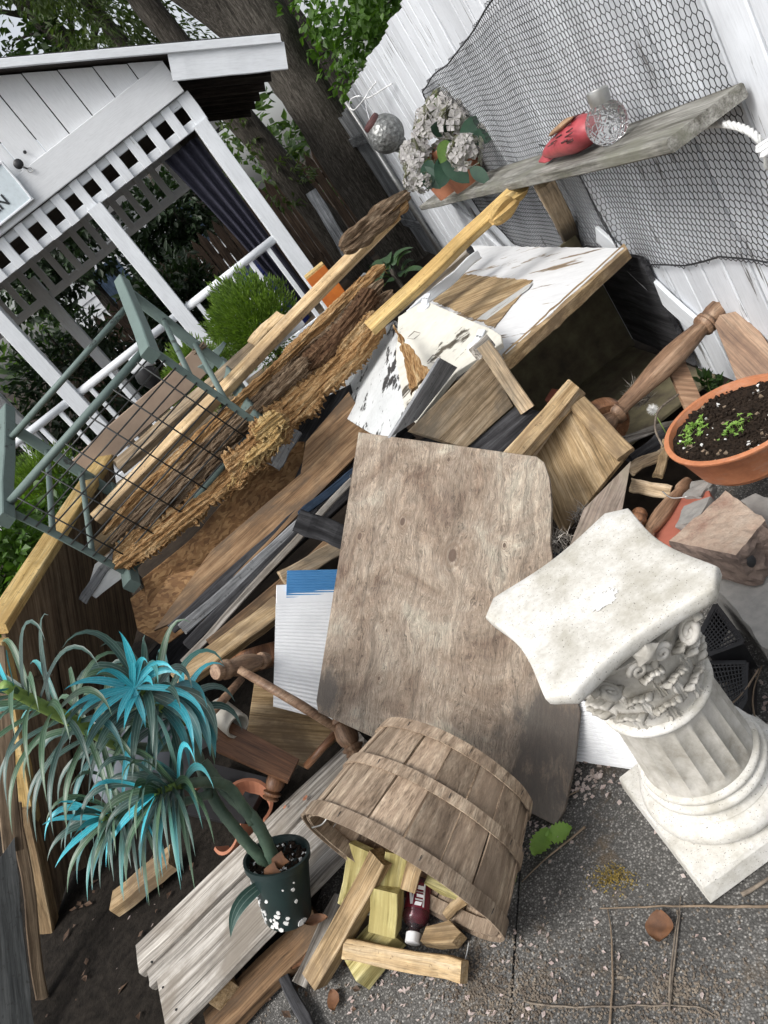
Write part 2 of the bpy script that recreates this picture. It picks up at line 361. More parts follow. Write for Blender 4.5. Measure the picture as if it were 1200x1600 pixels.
def _osb(name, a, b, c_):
    n = NT(name); c = n.co(); v = n.n('TexVoronoi', {'Vector': n.map(n.n('VectorMath', {0: c, 1: n.n('VectorMath', {0: n.noise(c, 9, 3, out=1), 'Scale': .09}, operation='SCALE')}, operation='ADD'), (42, 110, 60)), 'Scale': 1.0}, out='Color')
    sep = n.n('SeparateColor', {0: v}); f = n.noise(n.map(c, (30, 120, 60)), 1.5, 6, .7)
    base = n.ramp(n.math('ADD', n.math('MULTIPLY', sep, .6), n.math('MULTIPLY', f, .4)), [(.2, a), (.5, b), (.85, c_)])
    lo = n.noise(c, 5, 5); base = n.mix(n.ramp(lo, [(.42, 0), (.65, .7)]), base, tuple(x * .55 for x in a))
    n.bump(n.math('ADD', sep, f), .5, .004); return n.set(Base_Color=base, Roughness=.8)
m_osb = _osb('osb', (.13, .062, .022), (.25, .13, .05), (.40, .245, .11))
def _rot(name, a, b, c_, moss=False, st=(3, 28, 28)):
    n = NT(name); c = n.co(); g = n.noise(n.map(c, st), 2, 9, .72, .8); f = n.noise(n.map(c, tuple(x * 3.5 for x in st)), 2, 5, .7)
    base = n.ramp(n.math('ADD', n.math('MULTIPLY', g, .6), n.math('MULTIPLY', f, .4)), [(.38, a), (.5, b), (.60, c_)])
    if moss:
        z = n.noise(c, 7, 5, .7); up = n.n('SeparateXYZ', {0: n.n('TexCoord', out=3)}, out=1)
        mk = n.math('MULTIPLY', n.ramp(z, [(.5, 0), (.62, 1)]), n.ramp(n.math('MULTIPLY_ADD', up, -5.0, .25), [(.4, 0), (.6, .8)])); base = n.mix(mk, base, (.045, .065, .012))
    n.bump(n.math('ADD', g, f), 1.0, .02); return n.set(Base_Color=base, Roughness=.9, Specular_IOR_Level=.15)
m_bark = _rot('bark', (.055, .034, .021), (.25, .172, .108), (.50, .39, .275), True)
m_rot = _rot('rotten_wood', (.13, .055, .02), (.50, .29, .125), (.78, .58, .33))
m_rot_dark = _rot('dark_rotten_wood', (.045, .022, .012), (.14, .075, .04), (.30, .19, .11))
m_splint = _rot('splintered_wood', (.28, .14, .05), (.60, .41, .17), (.78, .61, .34))
m_trunk = _rot('tree_bark', (.026, .023, .019), (.085, .076, .064), (.19, .172, .148), False, (26, 26, 3))
m_terra = plain('terracotta', (.40, .165, .09), (.28, .11, .06), 10, .75, .08)
def _bowl():
    n = NT('terracotta_bowl'); c = n.co(); f = n.noise(c, 8, 7, .7); s = n.noise(n.map(c, (3, 1, 1)), 9, 8, .75); g = n.noise(c, 60, 4, .7)
    base = n.ramp(f, [(.3, (.33, .115, .05)), (.5, (.45, .17, .075)), (.7, (.52, .215, .105))]); base = n.mix(n.ramp(s, [(.52, 0), (.68, .5)]), base, (.50, .33, .25))
    base = n.mix(.35, base, n.ramp(g, [(.3, .6), (.7, 1.15)]), 'MULTIPLY'); n.bump(n.math('ADD', f, n.math('MULTIPLY', g, .4)), .15, .006); return n.set(Base_Color=base, Roughness=.75)
m_terra_bowl = _bowl()
m_red = plain('red_clay', (.36, .11, .07), (.27, .085, .055), 14, .8, .15)
m_soil = plain('potting_soil', (.035, .024, .017), (.012, .009, .007), 60, .95, .9, Specular_IOR_Level=.12)
m_conc = plain('concrete', (.27, .26, .24), (.19, .185, .175), 30, .9, .3, detail=10)
def _brick():
    n = NT('brick_block'); c = n.co(); f = n.noise(c, 14, 9, .7); g = n.noise(c, 90, 4, .7)
    base = n.ramp(f, [(.3, (.25, .15, .11)), (.5, (.36, .27, .205)), (.7, (.42, .34, .27))]); base = n.mix(.5, base, n.ramp(g, [(.3, .5), (.7, 1.2)]), 'MULTIPLY')
    n.bump(n.math('ADD', f, n.math('MULTIPLY', g, .5)), .6, .01); return n.set(Base_Color=base, Roughness=.9)
m_brick = _brick()
m_brick_side = plain('broken_brick_shaded', (.21, .155, .125), (.085, .06, .05), 26, .95, .9, detail=10)  # broken-face colour, darkened also to put side shading into it
def _plaster():
    n = NT('white_plaster'); c = n.co(); f = n.noise(c, 9, 8, .7); g = n.noise(c, 70, 4, .7); s = n.noise(c, 260, 2, .5)
    base = n.ramp(f, [(.36, (.40, .38, .325)), (.5, (.565, .55, .505)), (.64, (.665, .655, .625))])
    base = n.mix(n.math('MULTIPLY', n.ramp(g, [(.5, 0), (.66, 1)]), .5), base, (.42, .40, .35))
    base = n.mix(n.ramp(s, [(.66, 0), (.70, .85)]), base, (.10, .09, .075))
    n.bump(n.math('ADD', f, n.math('MULTIPLY', g, .35)), .28, .008); return n.set(Base_Color=base, Roughness=.7)
m_plaster = _plaster()
def _plaster2():
    n = NT('grimy_plaster'); c = n.co(); f = n.noise(c, 12, 8, .7); g = n.noise(n.map(c, (1, 1, .35)), 40, 4, .7)
    base = n.ramp(f, [(.34, (.28, .26, .22)), (.5, (.45, .43, .385)), (.66, (.58, .56, .52))])
    base = n.mix(n.math('MULTIPLY', n.ramp(g, [(.52, 0), (.72, 1)]), .45), base, (.30, .28, .235))
    n.bump(n.math('ADD', f, n.math('MULTIPLY', g, .4)), .3, .008); return n.set(Base_Color=base, Roughness=.6)
m_plaster_grime = _plaster2()
def _asphalt():
    n = NT('paving'); c = n.n('TexCoord', out=3); f = n.noise(c, 2.2, 7, .65); v = n.n('TexVoronoi', {'Vector': c, 'Scale': 210.0}, out='Color')
    s = n.n('SeparateColor', {0: v}); d = n.n('TexVoronoi', {'Vector': c, 'Scale': 210.0}, out='Distance'); sm = n.noise(c, 240, 3, .7)
    st = n.ramp(s, [(.35, (.095, .092, .087)), (.65, (.16, .155, .147)), (.88, (.225, .217, .203)), (.985, (.31, .30, .28))])
    base = n.mix(n.ramp(d, [(.35, 0), (.6, .85)]), st, (.062, .060, .056))
    base = n.mix(.6, base, n.ramp(sm, [(.3, .55), (.7, 1.5)]), 'MULTIPLY')
    base = n.mix(1.0, base, n.ramp(f, [(.35, .6), (.5, 1.0), (.65, 1.4)]), 'MULTIPLY')
    b = n.noise(c, 5.5, 7, .75, .4); base = n.mix(n.ramp(b, [(.55, 0), (.68, .65)]), base, (.115, .080, .045))
    n.bump(n.math('ADD', n.math('SUBTRACT', 1.0, d), sm), .5, .005); return n.set(Base_Color=base, Roughness=.92, Specular_IOR_Level=.25)
m_pave = _asphalt()
m_dirt_shade = plain('damp_shaded_dirt', (.024, .020, .016), (.006, .005, .004), 34, .95, 1.0, detail=14, Specular_IOR_Level=.12)  # damp dirt colour, darkened further to hold the shade lying there
m_ground = plain('garden_soil', (.040, .030, .022), (.016, .012, .009), 9, .95, .7, detail=12, Specular_IOR_Level=.12)
m_leaf_dk = leafy('leaf_dark', (.085, .14, .046), (.032, .060, .022), trans=.45)
m_leaf_shade = leafy('leaf_shaded', (.030, .058, .022), (.012, .026, .011), trans=.25)  # leaf_dark tone lowered to put the gazebo's interior shade into the colour
m_leaf_md = leafy('leaf_mid', (.050, .105, .022), (.022, .05, .014), trans=.35)
m_leaf_lt = leafy('leaf_bright', (.11, .21, .035), (.05, .11, .02), trans=.45)
m_thuja = leafy('thuja_leaf', (.16, .25, .035), (.055, .105, .018), trans=.35, scale=9)
m_conifer = leafy('conifer_leaf', (.12, .17, .048), (.045, .072, .024), trans=.35)
m_hosta = leafy('hosta_leaf', (.055, .10, .045), (.03, .065, .03))
m_sprout = leafy('sprout_leaf', (.26, .42, .08), (.15, .29, .05), trans=.3)
m_petal = leafy('hydrangea_petal', (.44, .425, .42), (.22, .205, .21), .7, .2, 30)
m_fleaf = leafy('hydrangea_leaf', (.030, .075, .045), (.016, .042, .028), .5, .1, 14)
m_fleaf_lt = leafy('hydrangea_leaf_pale', (.14, .24, .05), (.08, .15, .04), .5, .2, 14)
def _stripe(name, a, b, st, w=.28, turq=True):
    n = NT(name); uv = n.n('TexCoord', out=2); s = n.n('SeparateXYZ', {0: uv}); f = n.noise(n.map(uv, (3, 9, 1)), 2.2, 5)
    sv = n.n('SeparateXYZ', {0: uv}, out=1)
    k = n.math('ABSOLUTE', n.math('SUBTRACT', n.math('FRACT', n.math('MULTIPLY', s, 3.0)), .5))
    base = n.ramp(f, [(.3, a), (.7, b)]); base = n.mix(n.math('MULTIPLY', n.ramp(k, [(.5 - w, 0), (.5 - w + .1, 1)]), n.ramp(f, [(.3, .95), (.75, .35)])), base, st)
    if turq:
        r = n.n('ObjectInfo', out='Random'); base = n.mix(n.math('MULTIPLY', n.ramp(r, [(.72, 0), (1.0, .55)]), n.ramp(n.math('ADD', sv, n.math('MULTIPLY', f, .6)), [(.35, 0), (.85, 1)])), base, (.045, .36, .42))
    return n.set(Base_Color=base, Roughness=.42)
m_strap = _stripe('strap_leaf', (.016, .046, .036), (.032, .082, .066), (.26, .34, .30), .10)
m_strap_g = _stripe('strap_leaf_green', (.026, .066, .034), (.052, .115, .055), (.27, .36, .26), .10)
m_turq = _stripe('strap_leaf_turquoise', (.015, .25, .31), (.05, .45, .54), (.25, .62, .66), .12, False)
m_stalk = plain('plant_stalk', (.26, .36, .08), (.15, .23, .06), 25, .55, .3)
m_stem_grey = plain('plant_stem', (.085, .13, .085), (.04, .075, .05), 30, .6, .3)
m_pot_green = plain('pot_dark_green', (.012, .028, .027), (.008, .018, .018), 15, .45, .05)
m_fleck = plain('white_paint_fleck', (.72, .72, .70), None, 20, .7, .1)
m_grey_plastic = plain('grey_plastic', (.15, .165, .19), (.11, .12, .145), 6, .5, .03)
m_pvc = plain('pvc_pipe', (.46, .44, .38), (.36, .34, .29), 12, .5, .05)
m_dry = leafy('dry_leaf', (.20, .09, .04), (.10, .048, .026), .7, .15, 25)
m_litter = leafy('leaf_litter', (.11, .062, .035), (.045, .028, .019), .8, .1, 60)
m_pinkp = leafy('fallen_petal', (.52, .45, .43), (.36, .27, .25), .7, .2, 20)
m_twig = plain('twig', (.23, .17, .115), (.12, .09, .062), 40, .85, .3)
m_moss = leafy('yellow_moss', (.30, .22, .05), (.17, .12, .03), .9, .1, 40)
m_crumb = plain('debris_crumb', (.24, .20, .155), (.06, .046, .036), 35, .95, .3)
m_silver = plain('brushed_silver', (.55, .55, .53), (.42, .42, .41), 30, .38, .05, metal=.85)
def _mercury():
    n = NT('mercury_glass'); c = n.co(); f = n.noise(c, 38, 6, .75); v = n.n('TexVoronoi', {'Vector': c, 'Scale': 45.0}, out='Distance')
    base = n.ramp(f, [(.35, (.06, .062, .06)), (.55, (.22, .225, .22)), (.7, (.46, .47, .46))]); n.bump(v, .5, .01)
    return n.set(Base_Color=base, Roughness=.42, Metallic=.55)
m_mercury = _mercury()
def _glass(name, colr, rough, scale, bump, ior=1.25):
    n = NT(name); c = n.co(); v = n.n('TexVoronoi', {'Vector': c, 'Scale': scale}, feature='DISTANCE_TO_EDGE', out='Distance')
    n.bump(n.ramp(v, [(0, 0), (.12, 1)]), bump, .006)
    return n.set(Base_Color=colr, Roughness=rough, Transmission_Weight=.96, IOR=ior)
m_crackle = _glass('crackle_glass', (.97, .98, .98), .06, 50, .35, 1.18)
m_bottle = _glass('bottle_plastic', (.55, .42, .46), .08, 8, .02)
m_juice = plain('dark_juice', (.16, .012, .025), (.05, .006, .015), 14, .2, 0)
m_bird = plain('bird_red', (.42, .075, .085), (.25, .032, .042), 16, .5, .15)
m_bird_dk = plain('bird_dark', (.09, .03, .028), (.05, .02, .02), 30, .6, .2)
m_bird_tan = plain('bird_tan', (.36, .23, .14), (.22, .13, .07), 35, .7, .4)
m_house = plain('house_siding', (.62, .64, .66), (.5, .52, .54), 5, .7, .05)
m_brown_fence = wood('brown_picket', (.022, .014, .010), (.045, .03, .021), (.075, .052, .036))
m_blue_tarp = plain('blue_bin', (.01, .03, .22), (.008, .02, .14), 6, .4, .05)
m_interior = plain('mossy_plywood', (.17, .15, .085), (.07, .055, .038), 11, .9, .4, detail=12)
# ---------------------------------------------------------------- ground and paving
g = mesh('ground', [(-150, -150, -.03), (150, -150, -.03), (150, 150, -.03), (-150, 150, -.03)], [(0, 1, 2, 3)], m_ground); tag(g, kind='structure')
def slab(pts, top, th, name, mat):
    n = len(pts); vs = [(x, y, top) for x, y in pts] + [(x, y, top - th) for x, y in pts]
    fs = [tuple(range(n)), tuple(range(2*n-1, n-1, -1))] + [(i, n+i, n+(i+1) % n, (i+1) % n) for i in range(n)]
    return mesh(name, vs, fs, mat)
ja = P(812, 1360, z=0); jb = P(803, 1500, z=0); jd = (jb - ja).normalized(); J0 = ja - jd * .9; J1 = jb + jd * 3
jn = V((-jd.y, jd.x, 0)); jn = jn if jn.x > 0 else -jn
s_ = slab([(J0 + jn * .003)[:2], (J1 + jn * .003)[:2], (3, J1.y), (3, J0.y)], 0, .06, 'pavement', m_pave); tag(s_, kind='structure')
s_ = slab([(J0 - jn * .003)[:2], (-3.2, J0.y + .5), (-3.2, J1.y), (J1 - jn * .003)[:2]], 0, .06, 'pavement', m_pave); tag(s_, kind='structure')
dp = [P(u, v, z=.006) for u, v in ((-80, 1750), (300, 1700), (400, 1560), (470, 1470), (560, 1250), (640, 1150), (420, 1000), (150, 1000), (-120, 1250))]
s_ = sheet('soil', dp, .004, m_dirt_shade, jag=.05, step=.05); tag(s_, kind='structure')  # dark sheet: damp soil with painted-in shade
# ---------------------------------------------------------------- white board fence on the right
ft = lambda y: 1.917 - .0376 * y
fence = thing('white_fence', FQ(4, 0), 'long white painted board fence with peeling paint behind the netting', 'fence')
y = 1.0
while y < 6.9:
    o = R.uniform(-.004, .004); zt = ft(y) + R.uniform(-.014, .014); wd = R.choice((.134, .134, .138, .131))
    board('board', FQ(y + .07, .0 + R.uniform(0, .03), o), FQ(y + .07, zt, o), wd, .018, m_fence, up=(-1, FK, 0), parent=fence, seg=6, warp=.0025)
    if y > 1.05: board('added_gap_backing', FQ(y, .03, -.022), FQ(y, zt - .03, -.022), .06, .012, m_fence_grey, up=(-1, FK, 0), parent=fence, seg=2)  # strip added behind each gap so bright sky does not show through
    y += .143
for z in (.35, 1.35): board('rail', FQ(1, z, -.05), FQ(6.95, z, -.05), .085, .035, m_fence, up=(-1, FK, 0), parent=fence)
gate = thing('garden_gate', FQ(7.9, 0), 'board gate toned grey for shade at the far end of the white fence', 'gate')  # grey board tone stands in for boards lying in shadow
y = 7.08
while y < 9.2:
    board('board', FQ(y + .07, .03, .0), FQ(y + .07, ft(y) - .06 + R.uniform(-.02, .02), .0), .135, .018, m_fence_grey, up=(-1, FK, 0), parent=gate, seg=4)
    y += .146
for z in (.4, 1.3): board('rail', FQ(7.05, z, .03), FQ(9.2, z, .03), .09, .03, m_fence_grey, up=(-1, FK, 0), parent=gate)
tag(tube('gate_pole', [FQ(6.98, 0, .05), FQ(6.98, 1.62, .05)], .022, m_silver), 'thin grey metal pole between the white fence and the gate', 'pole')
# leaning trim board at the foot of the fence
o = board('trim_board', FP(934, 366, .03), FP(1092, 512, .03), .085, .018, m_white, up=(-1, .1, .1)); tag(o, 'white painted trim board leaning at the foot of the fence', 'board')
o = board('fence_base_board', FP(690, 300, .06), FP(790, 395, .06), .03, .02, m_fence, up=(-1, .1, .1)); tag(o, 'narrow white batten leaning on the fence below the shelf end', 'board')
# ---------------------------------------------------------------- black netting hung on the fence
def build_net():
    poly = [(1.70, 1.66), (2.79, 1.545), (4.44, 1.40), (4.60, 1.22), (4.78, .95), (4.71, .66), (4.35, .47), (3.4, .44), (2.67, .50), (2.35, .535), (2.1, .60), (1.86, .605), (1.72, .62), (1.685, .9), (1.70, 1.3)]
    def inside(a, b):
        c = False; j = len(poly) - 1
        for i in range(len(poly)):
            (x1, y1), (x2, y2) = poly[i], poly[j]
            if (y1 > b) != (y2 > b) and a < (x2-x1) * (b-y1) / (y2-y1) + x1: c = not c
            j = i
        return c
    def pos(a, b):
        wv = .004 * math.sin(a * 7.5 + 2 * b) + .002 * math.sin(a * 17 + b * 6) + .010 * nz((a * 1.7, b * 2.2, 0))
        fold = .03 * math.exp(-((a - 2.72 - .1 * b) / .05) ** 2) * max(0, min(1, (1.0 - b) * 4))
        return FQ(a + .022 * nz((a * 2.5, b * 2.5, 4)), b + .024 * nz((a * 2.2, b * 3, 9)), .030 + wv + fold)
    hw, hh = .0128, .0155                                         # half width, quarter pitch of one cell
    mb = MB(); r = .0014; done = set()
    def strand(a, b, rr=r):
        d = (b - a)
        if d.length < 1e-5: return
        d.normalize(); x = V((0, 0, 1)).cross(d)
        if x.length < .1: x = V((1, 0, 0))
        x.normalize(); yv = d.cross(x); vs = []
        for p in (a, b):
            for k in range(4): an = k * math.pi / 2; vs.append(p + (x * math.cos(an) + yv * math.sin(an)) * rr)
        mb.add(vs, [(0, 1, 5, 4), (1, 2, 6, 5), (2, 3, 7, 6), (3, 0, 4, 7)])
    rows = int(1.3 / (hh * 1.5)); colsn = int(3.2 / (hw * 2))
    for i in range(rows):
        for j in range(colsn):
            ca = 1.66 + j * 2 * hw + (hw if i % 2 else 0); cb = .42 + i * 1.5 * hh
            if not inside(ca, cb): continue
            hx = [(ca + hw * q, cb + hh * p) for q, p in ((0, 1), (1, .5), (1, -.5), (0, -1), (-1, -.5), (-1, .5))]
            for k in range(6):
                a, b = hx[k], hx[(k+1) % 6]; key = (round((a[0]+b[0]) * 2000), round((a[1]+b[1]) * 2000))
                if key in done: continue
                done.add(key); strand(pos(*a), pos(*b))
    for k in range(len(poly)):                                     # the hem cord
        a, b = poly[k], poly[(k+1) % len(poly)]
        if k in (11, 12, 13, 14): continue
        n = max(2, int(math.hypot(a[0]-b[0], a[1]-b[1]) / .04)); q = [pos(a[0]+(b[0]-a[0])*t/n, a[1]+(b[1]-a[1])*t/n) for t in range(n+1)]
        for t in range(n): strand(q[t], q[t+1], .0035)
    return mb.build('netting', m_net)
tag(build_net(), 'black plastic hexagonal garden netting hung over the white fence', 'netting')
# ---------------------------------------------------------------- shelf on the fence
zs = lambda y: 1.096 - (y - 1.68) * .0775
sh = thing('wall_shelf', FQ(3.5, .9), 'long grey weathered plank shelf fixed across the netting', 'shelf')
board('plank', FQ(1.67, zs(1.67) - .016, .125), FQ(5.42, zs(5.42) - .016, .125), .205, .034, m_shelf, up=(0, 0, 1), parent=sh, seg=14, warp=.004, bev=.005)
a = FP(850, 285, .15); b = FP(900, 385, .02)
board('bracket', a, b, .075, .035, m_pine_grey, up=(-.3, -1, .2), parent=sh)
rp = [FP(1085, 205, .05), FP(1110, 194, .07), FP(1145, 196, .10), FP(1175, 208, .11), FP(1196, 232, .10), FP(1200, 260, .09)]
rp = curve(rp, 10)
mb = MB()
for ph in (0, 2.09, 4.19):
    q = [p + (V((0, 0, 1)) * math.cos(i * .9 + ph) + V((-1, 0, 0)) * math.sin(i * .9 + ph)) * .0045 for i, p in enumerate(rp)]
    v_, f_ = tubemesh(q, .0052, 6); mb.add(v_, f_)
tag(mb.build('rope', m_rope, smooth=True), 'twisted white rope looped under the near end of the shelf', 'rope')
tag(board('rope_clip', FP(1190, 222, .115), FP(1200, 240, .115), .03, .02, m_cream_wire), 'small white plastic clip holding the rope on the fence', 'clip')
# ---------------------------------------------------------------- gazebo
GY = 6.3
def G(x, z, y=0): return V((x, GY + y, z))
gz = thing('gazebo', G(-.6, 0, 1), 'white wooden gazebo with open lattice frieze and gable roof', 'gazebo')
roofz = lambda x: 3.09 - (x + .18) * .537
RX, EX = -1.35, 1.47
BK = 2.3
for px_ in (.70, -.275, -1.33, -2.4):
    board('post', G(px_, 0), G(px_, 2.10), .115, .10, m_white, up=(0, -1, 0), parent=gz)
    if px_ != -.275: board('post', G(px_, 0, BK), G(px_, 2.15, BK), .11, .10, m_white, up=(0, -1, 0), parent=gz)
board('header_board', G(-3.4, 2.427, -.035), G(.735, 2.427, -.035), .228, .03, m_siding, up=(0, -1, 0), parent=gz, seg=10)
x = .735
while x > -2.2:
    x0 = x - .205; zb = 2.535
    p = [G(x0 + .004, zb, -.012), G(x - .004, zb, -.012), G(x - .004, roofz(x) - .05, -.012), G(x0 + .004, roofz(x0) - .05, -.012)]
    sheet('siding_panel', p, .015, m_siding, grain=(0, 0, 1), parent=gz); x = x0
board('frieze_rail', G(-3.4, 2.278, .012), G(.76, 2.278, .012), .062, .02, m_white, up=(0, -1, 0), parent=gz)
board('frieze_rail', G(-3.4, 2.120, .012), G(.76, 2.120, .012), .062, .02, m_white, up=(0, -1, 0), parent=gz)
x = .715; first = True
while x > -2.0:
    board('frieze_slat', G(x, 2.088, -.012), G(x, 2.306, -.012), .10 if first else .074, .02, m_white, up=(0, -1, 0), parent=gz, seg=2); first = False; x -= .166
# roof: slab, drip edge, rake boards and rafters
def rs(x, dz=0, y=0): return G(x, roofz(x) + dz, y)
sheet('roof', [rs(EX, 0, -.16), rs(RX, 0, -.16), rs(RX, 0, BK + .3), rs(EX, 0, BK + .3)], .03, m_shingle, parent=gz)
sheet('roof', [G(2*RX-EX, roofz(EX), -.16), G(RX - .002, roofz(RX), -.16), G(RX - .002, roofz(RX), BK + .3), G(2*RX-EX, roofz(EX), BK + .3)], .03, m_shingle, parent=gz)
board('drip_edge', rs(EX + .01, -.012, -.185), rs(RX, -.012, -.185), .055, .03, m_white, up=(0, -1, 0), parent=gz)
board('rake_board', rs(EX - .02, -.135, -.16), rs(.74, -.135, -.16), .17, .025, m_white, up=(0, -1, 0), parent=gz)
board('eave_trim', rs(EX + .005, -.02, -.15), rs(EX + .005, -.02, BK + .3), .05, .02, m_white, up=(1, 0, .1), parent=gz)
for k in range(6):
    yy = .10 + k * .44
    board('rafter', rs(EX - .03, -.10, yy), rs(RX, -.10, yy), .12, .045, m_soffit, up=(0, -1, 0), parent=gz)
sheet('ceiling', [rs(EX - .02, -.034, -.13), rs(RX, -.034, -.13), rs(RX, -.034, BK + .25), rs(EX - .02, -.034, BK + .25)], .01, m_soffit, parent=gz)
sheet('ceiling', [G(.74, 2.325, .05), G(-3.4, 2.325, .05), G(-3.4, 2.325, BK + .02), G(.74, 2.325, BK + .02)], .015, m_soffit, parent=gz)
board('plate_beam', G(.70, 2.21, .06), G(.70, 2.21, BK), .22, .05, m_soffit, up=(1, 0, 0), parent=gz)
# back frieze, rails
board('frieze_rail', G(-3.4, 2.27, BK), G(.75, 2.27, BK), .08, .03, m_white, up=(0, -1, 0), parent=gz)
board('frieze_rail', G(-3.4, 1.93, BK), G(.75, 1.93, BK), .08, .03, m_white, up=(0, -1, 0), parent=gz)
x = .62
while x > -2.6:
    board('frieze_slat', G(x, 1.93, BK - .03), G(x, 2.29, BK - .03), .07, .02, m_white, up=(0, -1, 0), parent=gz, seg=2); x -= .166
def railing(x0, x1, yy, zt, par):
    tube('rail', [G(x0, zt, yy), G(x1, zt, yy)], .032, m_white, par, 12); board('bottom_rail', G(x0, .48, yy), G(x1, .48, yy), .05, .04, m_white, up=(0, -1, 0), parent=par, seg=2)
    n = int(abs(x1 - x0) / .165)
    for k in range(n):
        x = x0 + (x1 - x0) * (k + .5) / n; board('baluster', G(x, .48, yy), G(x, zt - .02, yy), .036, .036, m_white, up=(0, -1, 0), parent=par, seg=2)
railing(.645, -.22, 0, 1.17, gz); railing(-.33, -1.28, 0, 1.17, gz); railing(-1.39, -2.35, 0, 1.17, gz)
board('deck', G(.78, .34, 1.15), G(-2.5, .34, 1.15), 2.5, .06, m_pine_grey, up=(0, 0, 1), parent=gz)
# sign and hook
def sg(x, z, y=-.075): return G(x, z, y)
sn = thing('sign_board', sg(-1.1, 2.5), 'pale blue painted sign with dark lettering on the gazebo gable', 'sign')
sheet('panel', [sg(-.563, 2.36), sg(-.563, 2.655), sg(-1.75, 2.655), sg(-1.75, 2.36)], .02, m_sign, parent=sn)
for a, b in (((-.563, 2.366), (-1.75, 2.366)), ((-.563, 2.649), (-1.75, 2.649)), ((-.569, 2.372), (-.569, 2.643))):
    board('frame', sg(*a, -.08), sg(*b, -.08), .016, .014, m_white, up=(0, -1, 0), parent=sn, seg=2)
def text(s, p, size, mat, x, y, parent):
    c = bpy.data.curves.new('letters', 'FONT'); c.body = s; c.size = size; c.extrude = .001; c.align_x = 'RIGHT'; c.offset = .002
    t = bpy.data.objects.new('tmp', c); col.objects.link(t); dg = bpy.context.evaluated_depsgraph_get(); me = bpy.data.meshes.new_from_object(t.evaluated_get(dg)); bpy.data.objects.remove(t)
    me.materials.clear(); me.materials.append(mat); x = V(x).normalized(); y = V(y).normalized(); z = x.cross(y)
    m = Matrix((x, y, z)).transposed().to_4x4(); m.translation = V(p); return place('lettering', me, parent, m)
text('GARDEN', sg(-.705, 2.43, -.078), .105, m_letter, (1, 0, 0), (0, 0, 1), sn)
hk = thing('wall_hook', G(-.50, 2.57, -.05), 'small black round hook screwed to the gable beside the sign', 'hook')
lathe('disc', [(0, .022), (.5, .034), (1, .024)], G(-.49, 2.585, -.045), G(-.49, 2.585, -.062), m_black, hk, 16)
tube('arm', curve([G(-.485, 2.565, -.05), G(-.472, 2.545, -.06), G(-.463, 2.527, -.065)], 5), .006, m_black, hk)
tube('loop', [G(-.455 + .016 * math.cos(a * .6), 2.513 + .016 * math.sin(a * .6), -.062) for a in range(11)], .003, m_silver, hk)
tag(lathe('knot_hole', [(0, .012), (1, .012)], G(-.405, 2.62, -.0285), G(-.405, 2.62, -.031), m_black, None, 14), 'small black hole plug in the gazebo gable siding', 'plug')
# curtain
mb = MB(); cn = 28; rows = 10; vs = []
for i in range(rows + 1):
    t = i / rows; z = 2.06 - t * 1.5; wd = .30 - .16 * math.sin(min(1, t * 1.05) * 1.7) * .7
    for k in range(cn + 1):
        s = k / cn; vs.append(G(.635 - wd * s, z, .14 + .03 * math.sin(s * 24 + t) + .012 * nz((s * 6, t * 3, 1))))
mb.add(vs, [(i*(cn+1)+k, i*(cn+1)+k+1, (i+1)*(cn+1)+k+1, (i+1)*(cn+1)+k) for i in range(rows) for k in range(cn)])
cu = mb.build('curtain', m_curtain, smooth=True); sm_ = cu.modifiers.new('thick', 'SOLIDIFY'); sm_.thickness = .004
tag(cu, 'dark navy curtain gathered against the right gazebo post', 'curtain')
# ---------------------------------------------------------------- plants: leaf clouds
def leafquad(mb, p, d, n, L, W, mi=0, fold=.15):
    d = d.normalized(); s = d.cross(n)
    if s.length < 1e-3: s = d.orthogonal()
    s.normalize(); n = s.cross(d); m = p + d * L * .45; t = p + d * L
    mb.add([p, m + s * W * .5 + n * W * fold, t, m - s * W * .5 + n * W * fold], [(0, 1, 2), (0, 2, 3)], [(.5, 0), (1, .5), (.5, 1), (0, .5)], mi)
def crown(name, blobs, n, L, W, mat, parent=None, droop=.3, clump=9, shell=.55):
    "blobs: (centre, radii); n leaves in all, set in small clumps through the volume"
    mb = MB(); tot = sum(b[1][0] * b[1][1] * b[1][2] for b in blobs)
    for c, r in blobs:
        k = int(n * r[0] * r[1] * r[2] / tot / clump)
        for i in range(k):
            q = rndv() * (shell + (1 - shell) * R.random() ** .5) * R.uniform(.75, 1.05); cc = V(c) + V((q.x * r[0], q.y * r[1], q.z * r[2])); out = rndv() * .6 + q
            for j in range(clump):
                d = (out + rndv() * .9 - V((0, 0, droop))); s = R.uniform(.6, 1.25)
                leafquad(mb, cc + rndv() * L * 1.6 * R.random(), d, rndv() + V((0, 0, 1.2)), L * s, W * s)
    return mb.build(name, mat, parent)
def limb(name, pts, rs, parent, mat=None, seg=10):
    pts = curve(pts, 6); n = len(pts); rr = []
    for i in range(n):
        t = i / (n - 1) * (len(rs) - 1); k = min(int(t), len(rs) - 2); rr.append((rs[k] + (rs[k+1] - rs[k]) * (t - k)) * (1 + .10 * nz(pts[i], 2.3)))
    vs, fs = tubemesh(pts, rr, seg); vs = [v + V((nz(v, 6), nz(v + V((9, 0, 0)), 6), 0)) * .03 for v in vs]
    return mesh(name, vs, fs, mat or m_trunk, parent, smooth=True)
tr = thing('forked_tree', (2.0, 8.6, 0), 'large forked tree trunk rising behind the gazebo roof', 'tree')
limb('trunk', [(2.02, 8.6, -.1), (2.0, 8.6, .6), (1.99, 8.6, 1.5), (2.0, 8.6, 2.2), (1.98, 8.6, 2.6), (1.88, 8.6, 3.3), (1.6, 8.6, 4.6)], [.36, .29, .265, .27, .30, .27, .24], tr, seg=16)
limb('limb', [(2.0, 8.6, 2.35), (2.22, 8.65, 2.9), (2.42, 8.7, 3.6), (2.5, 8.7, 4.6)], [.22, .16, .13, .12], tr)
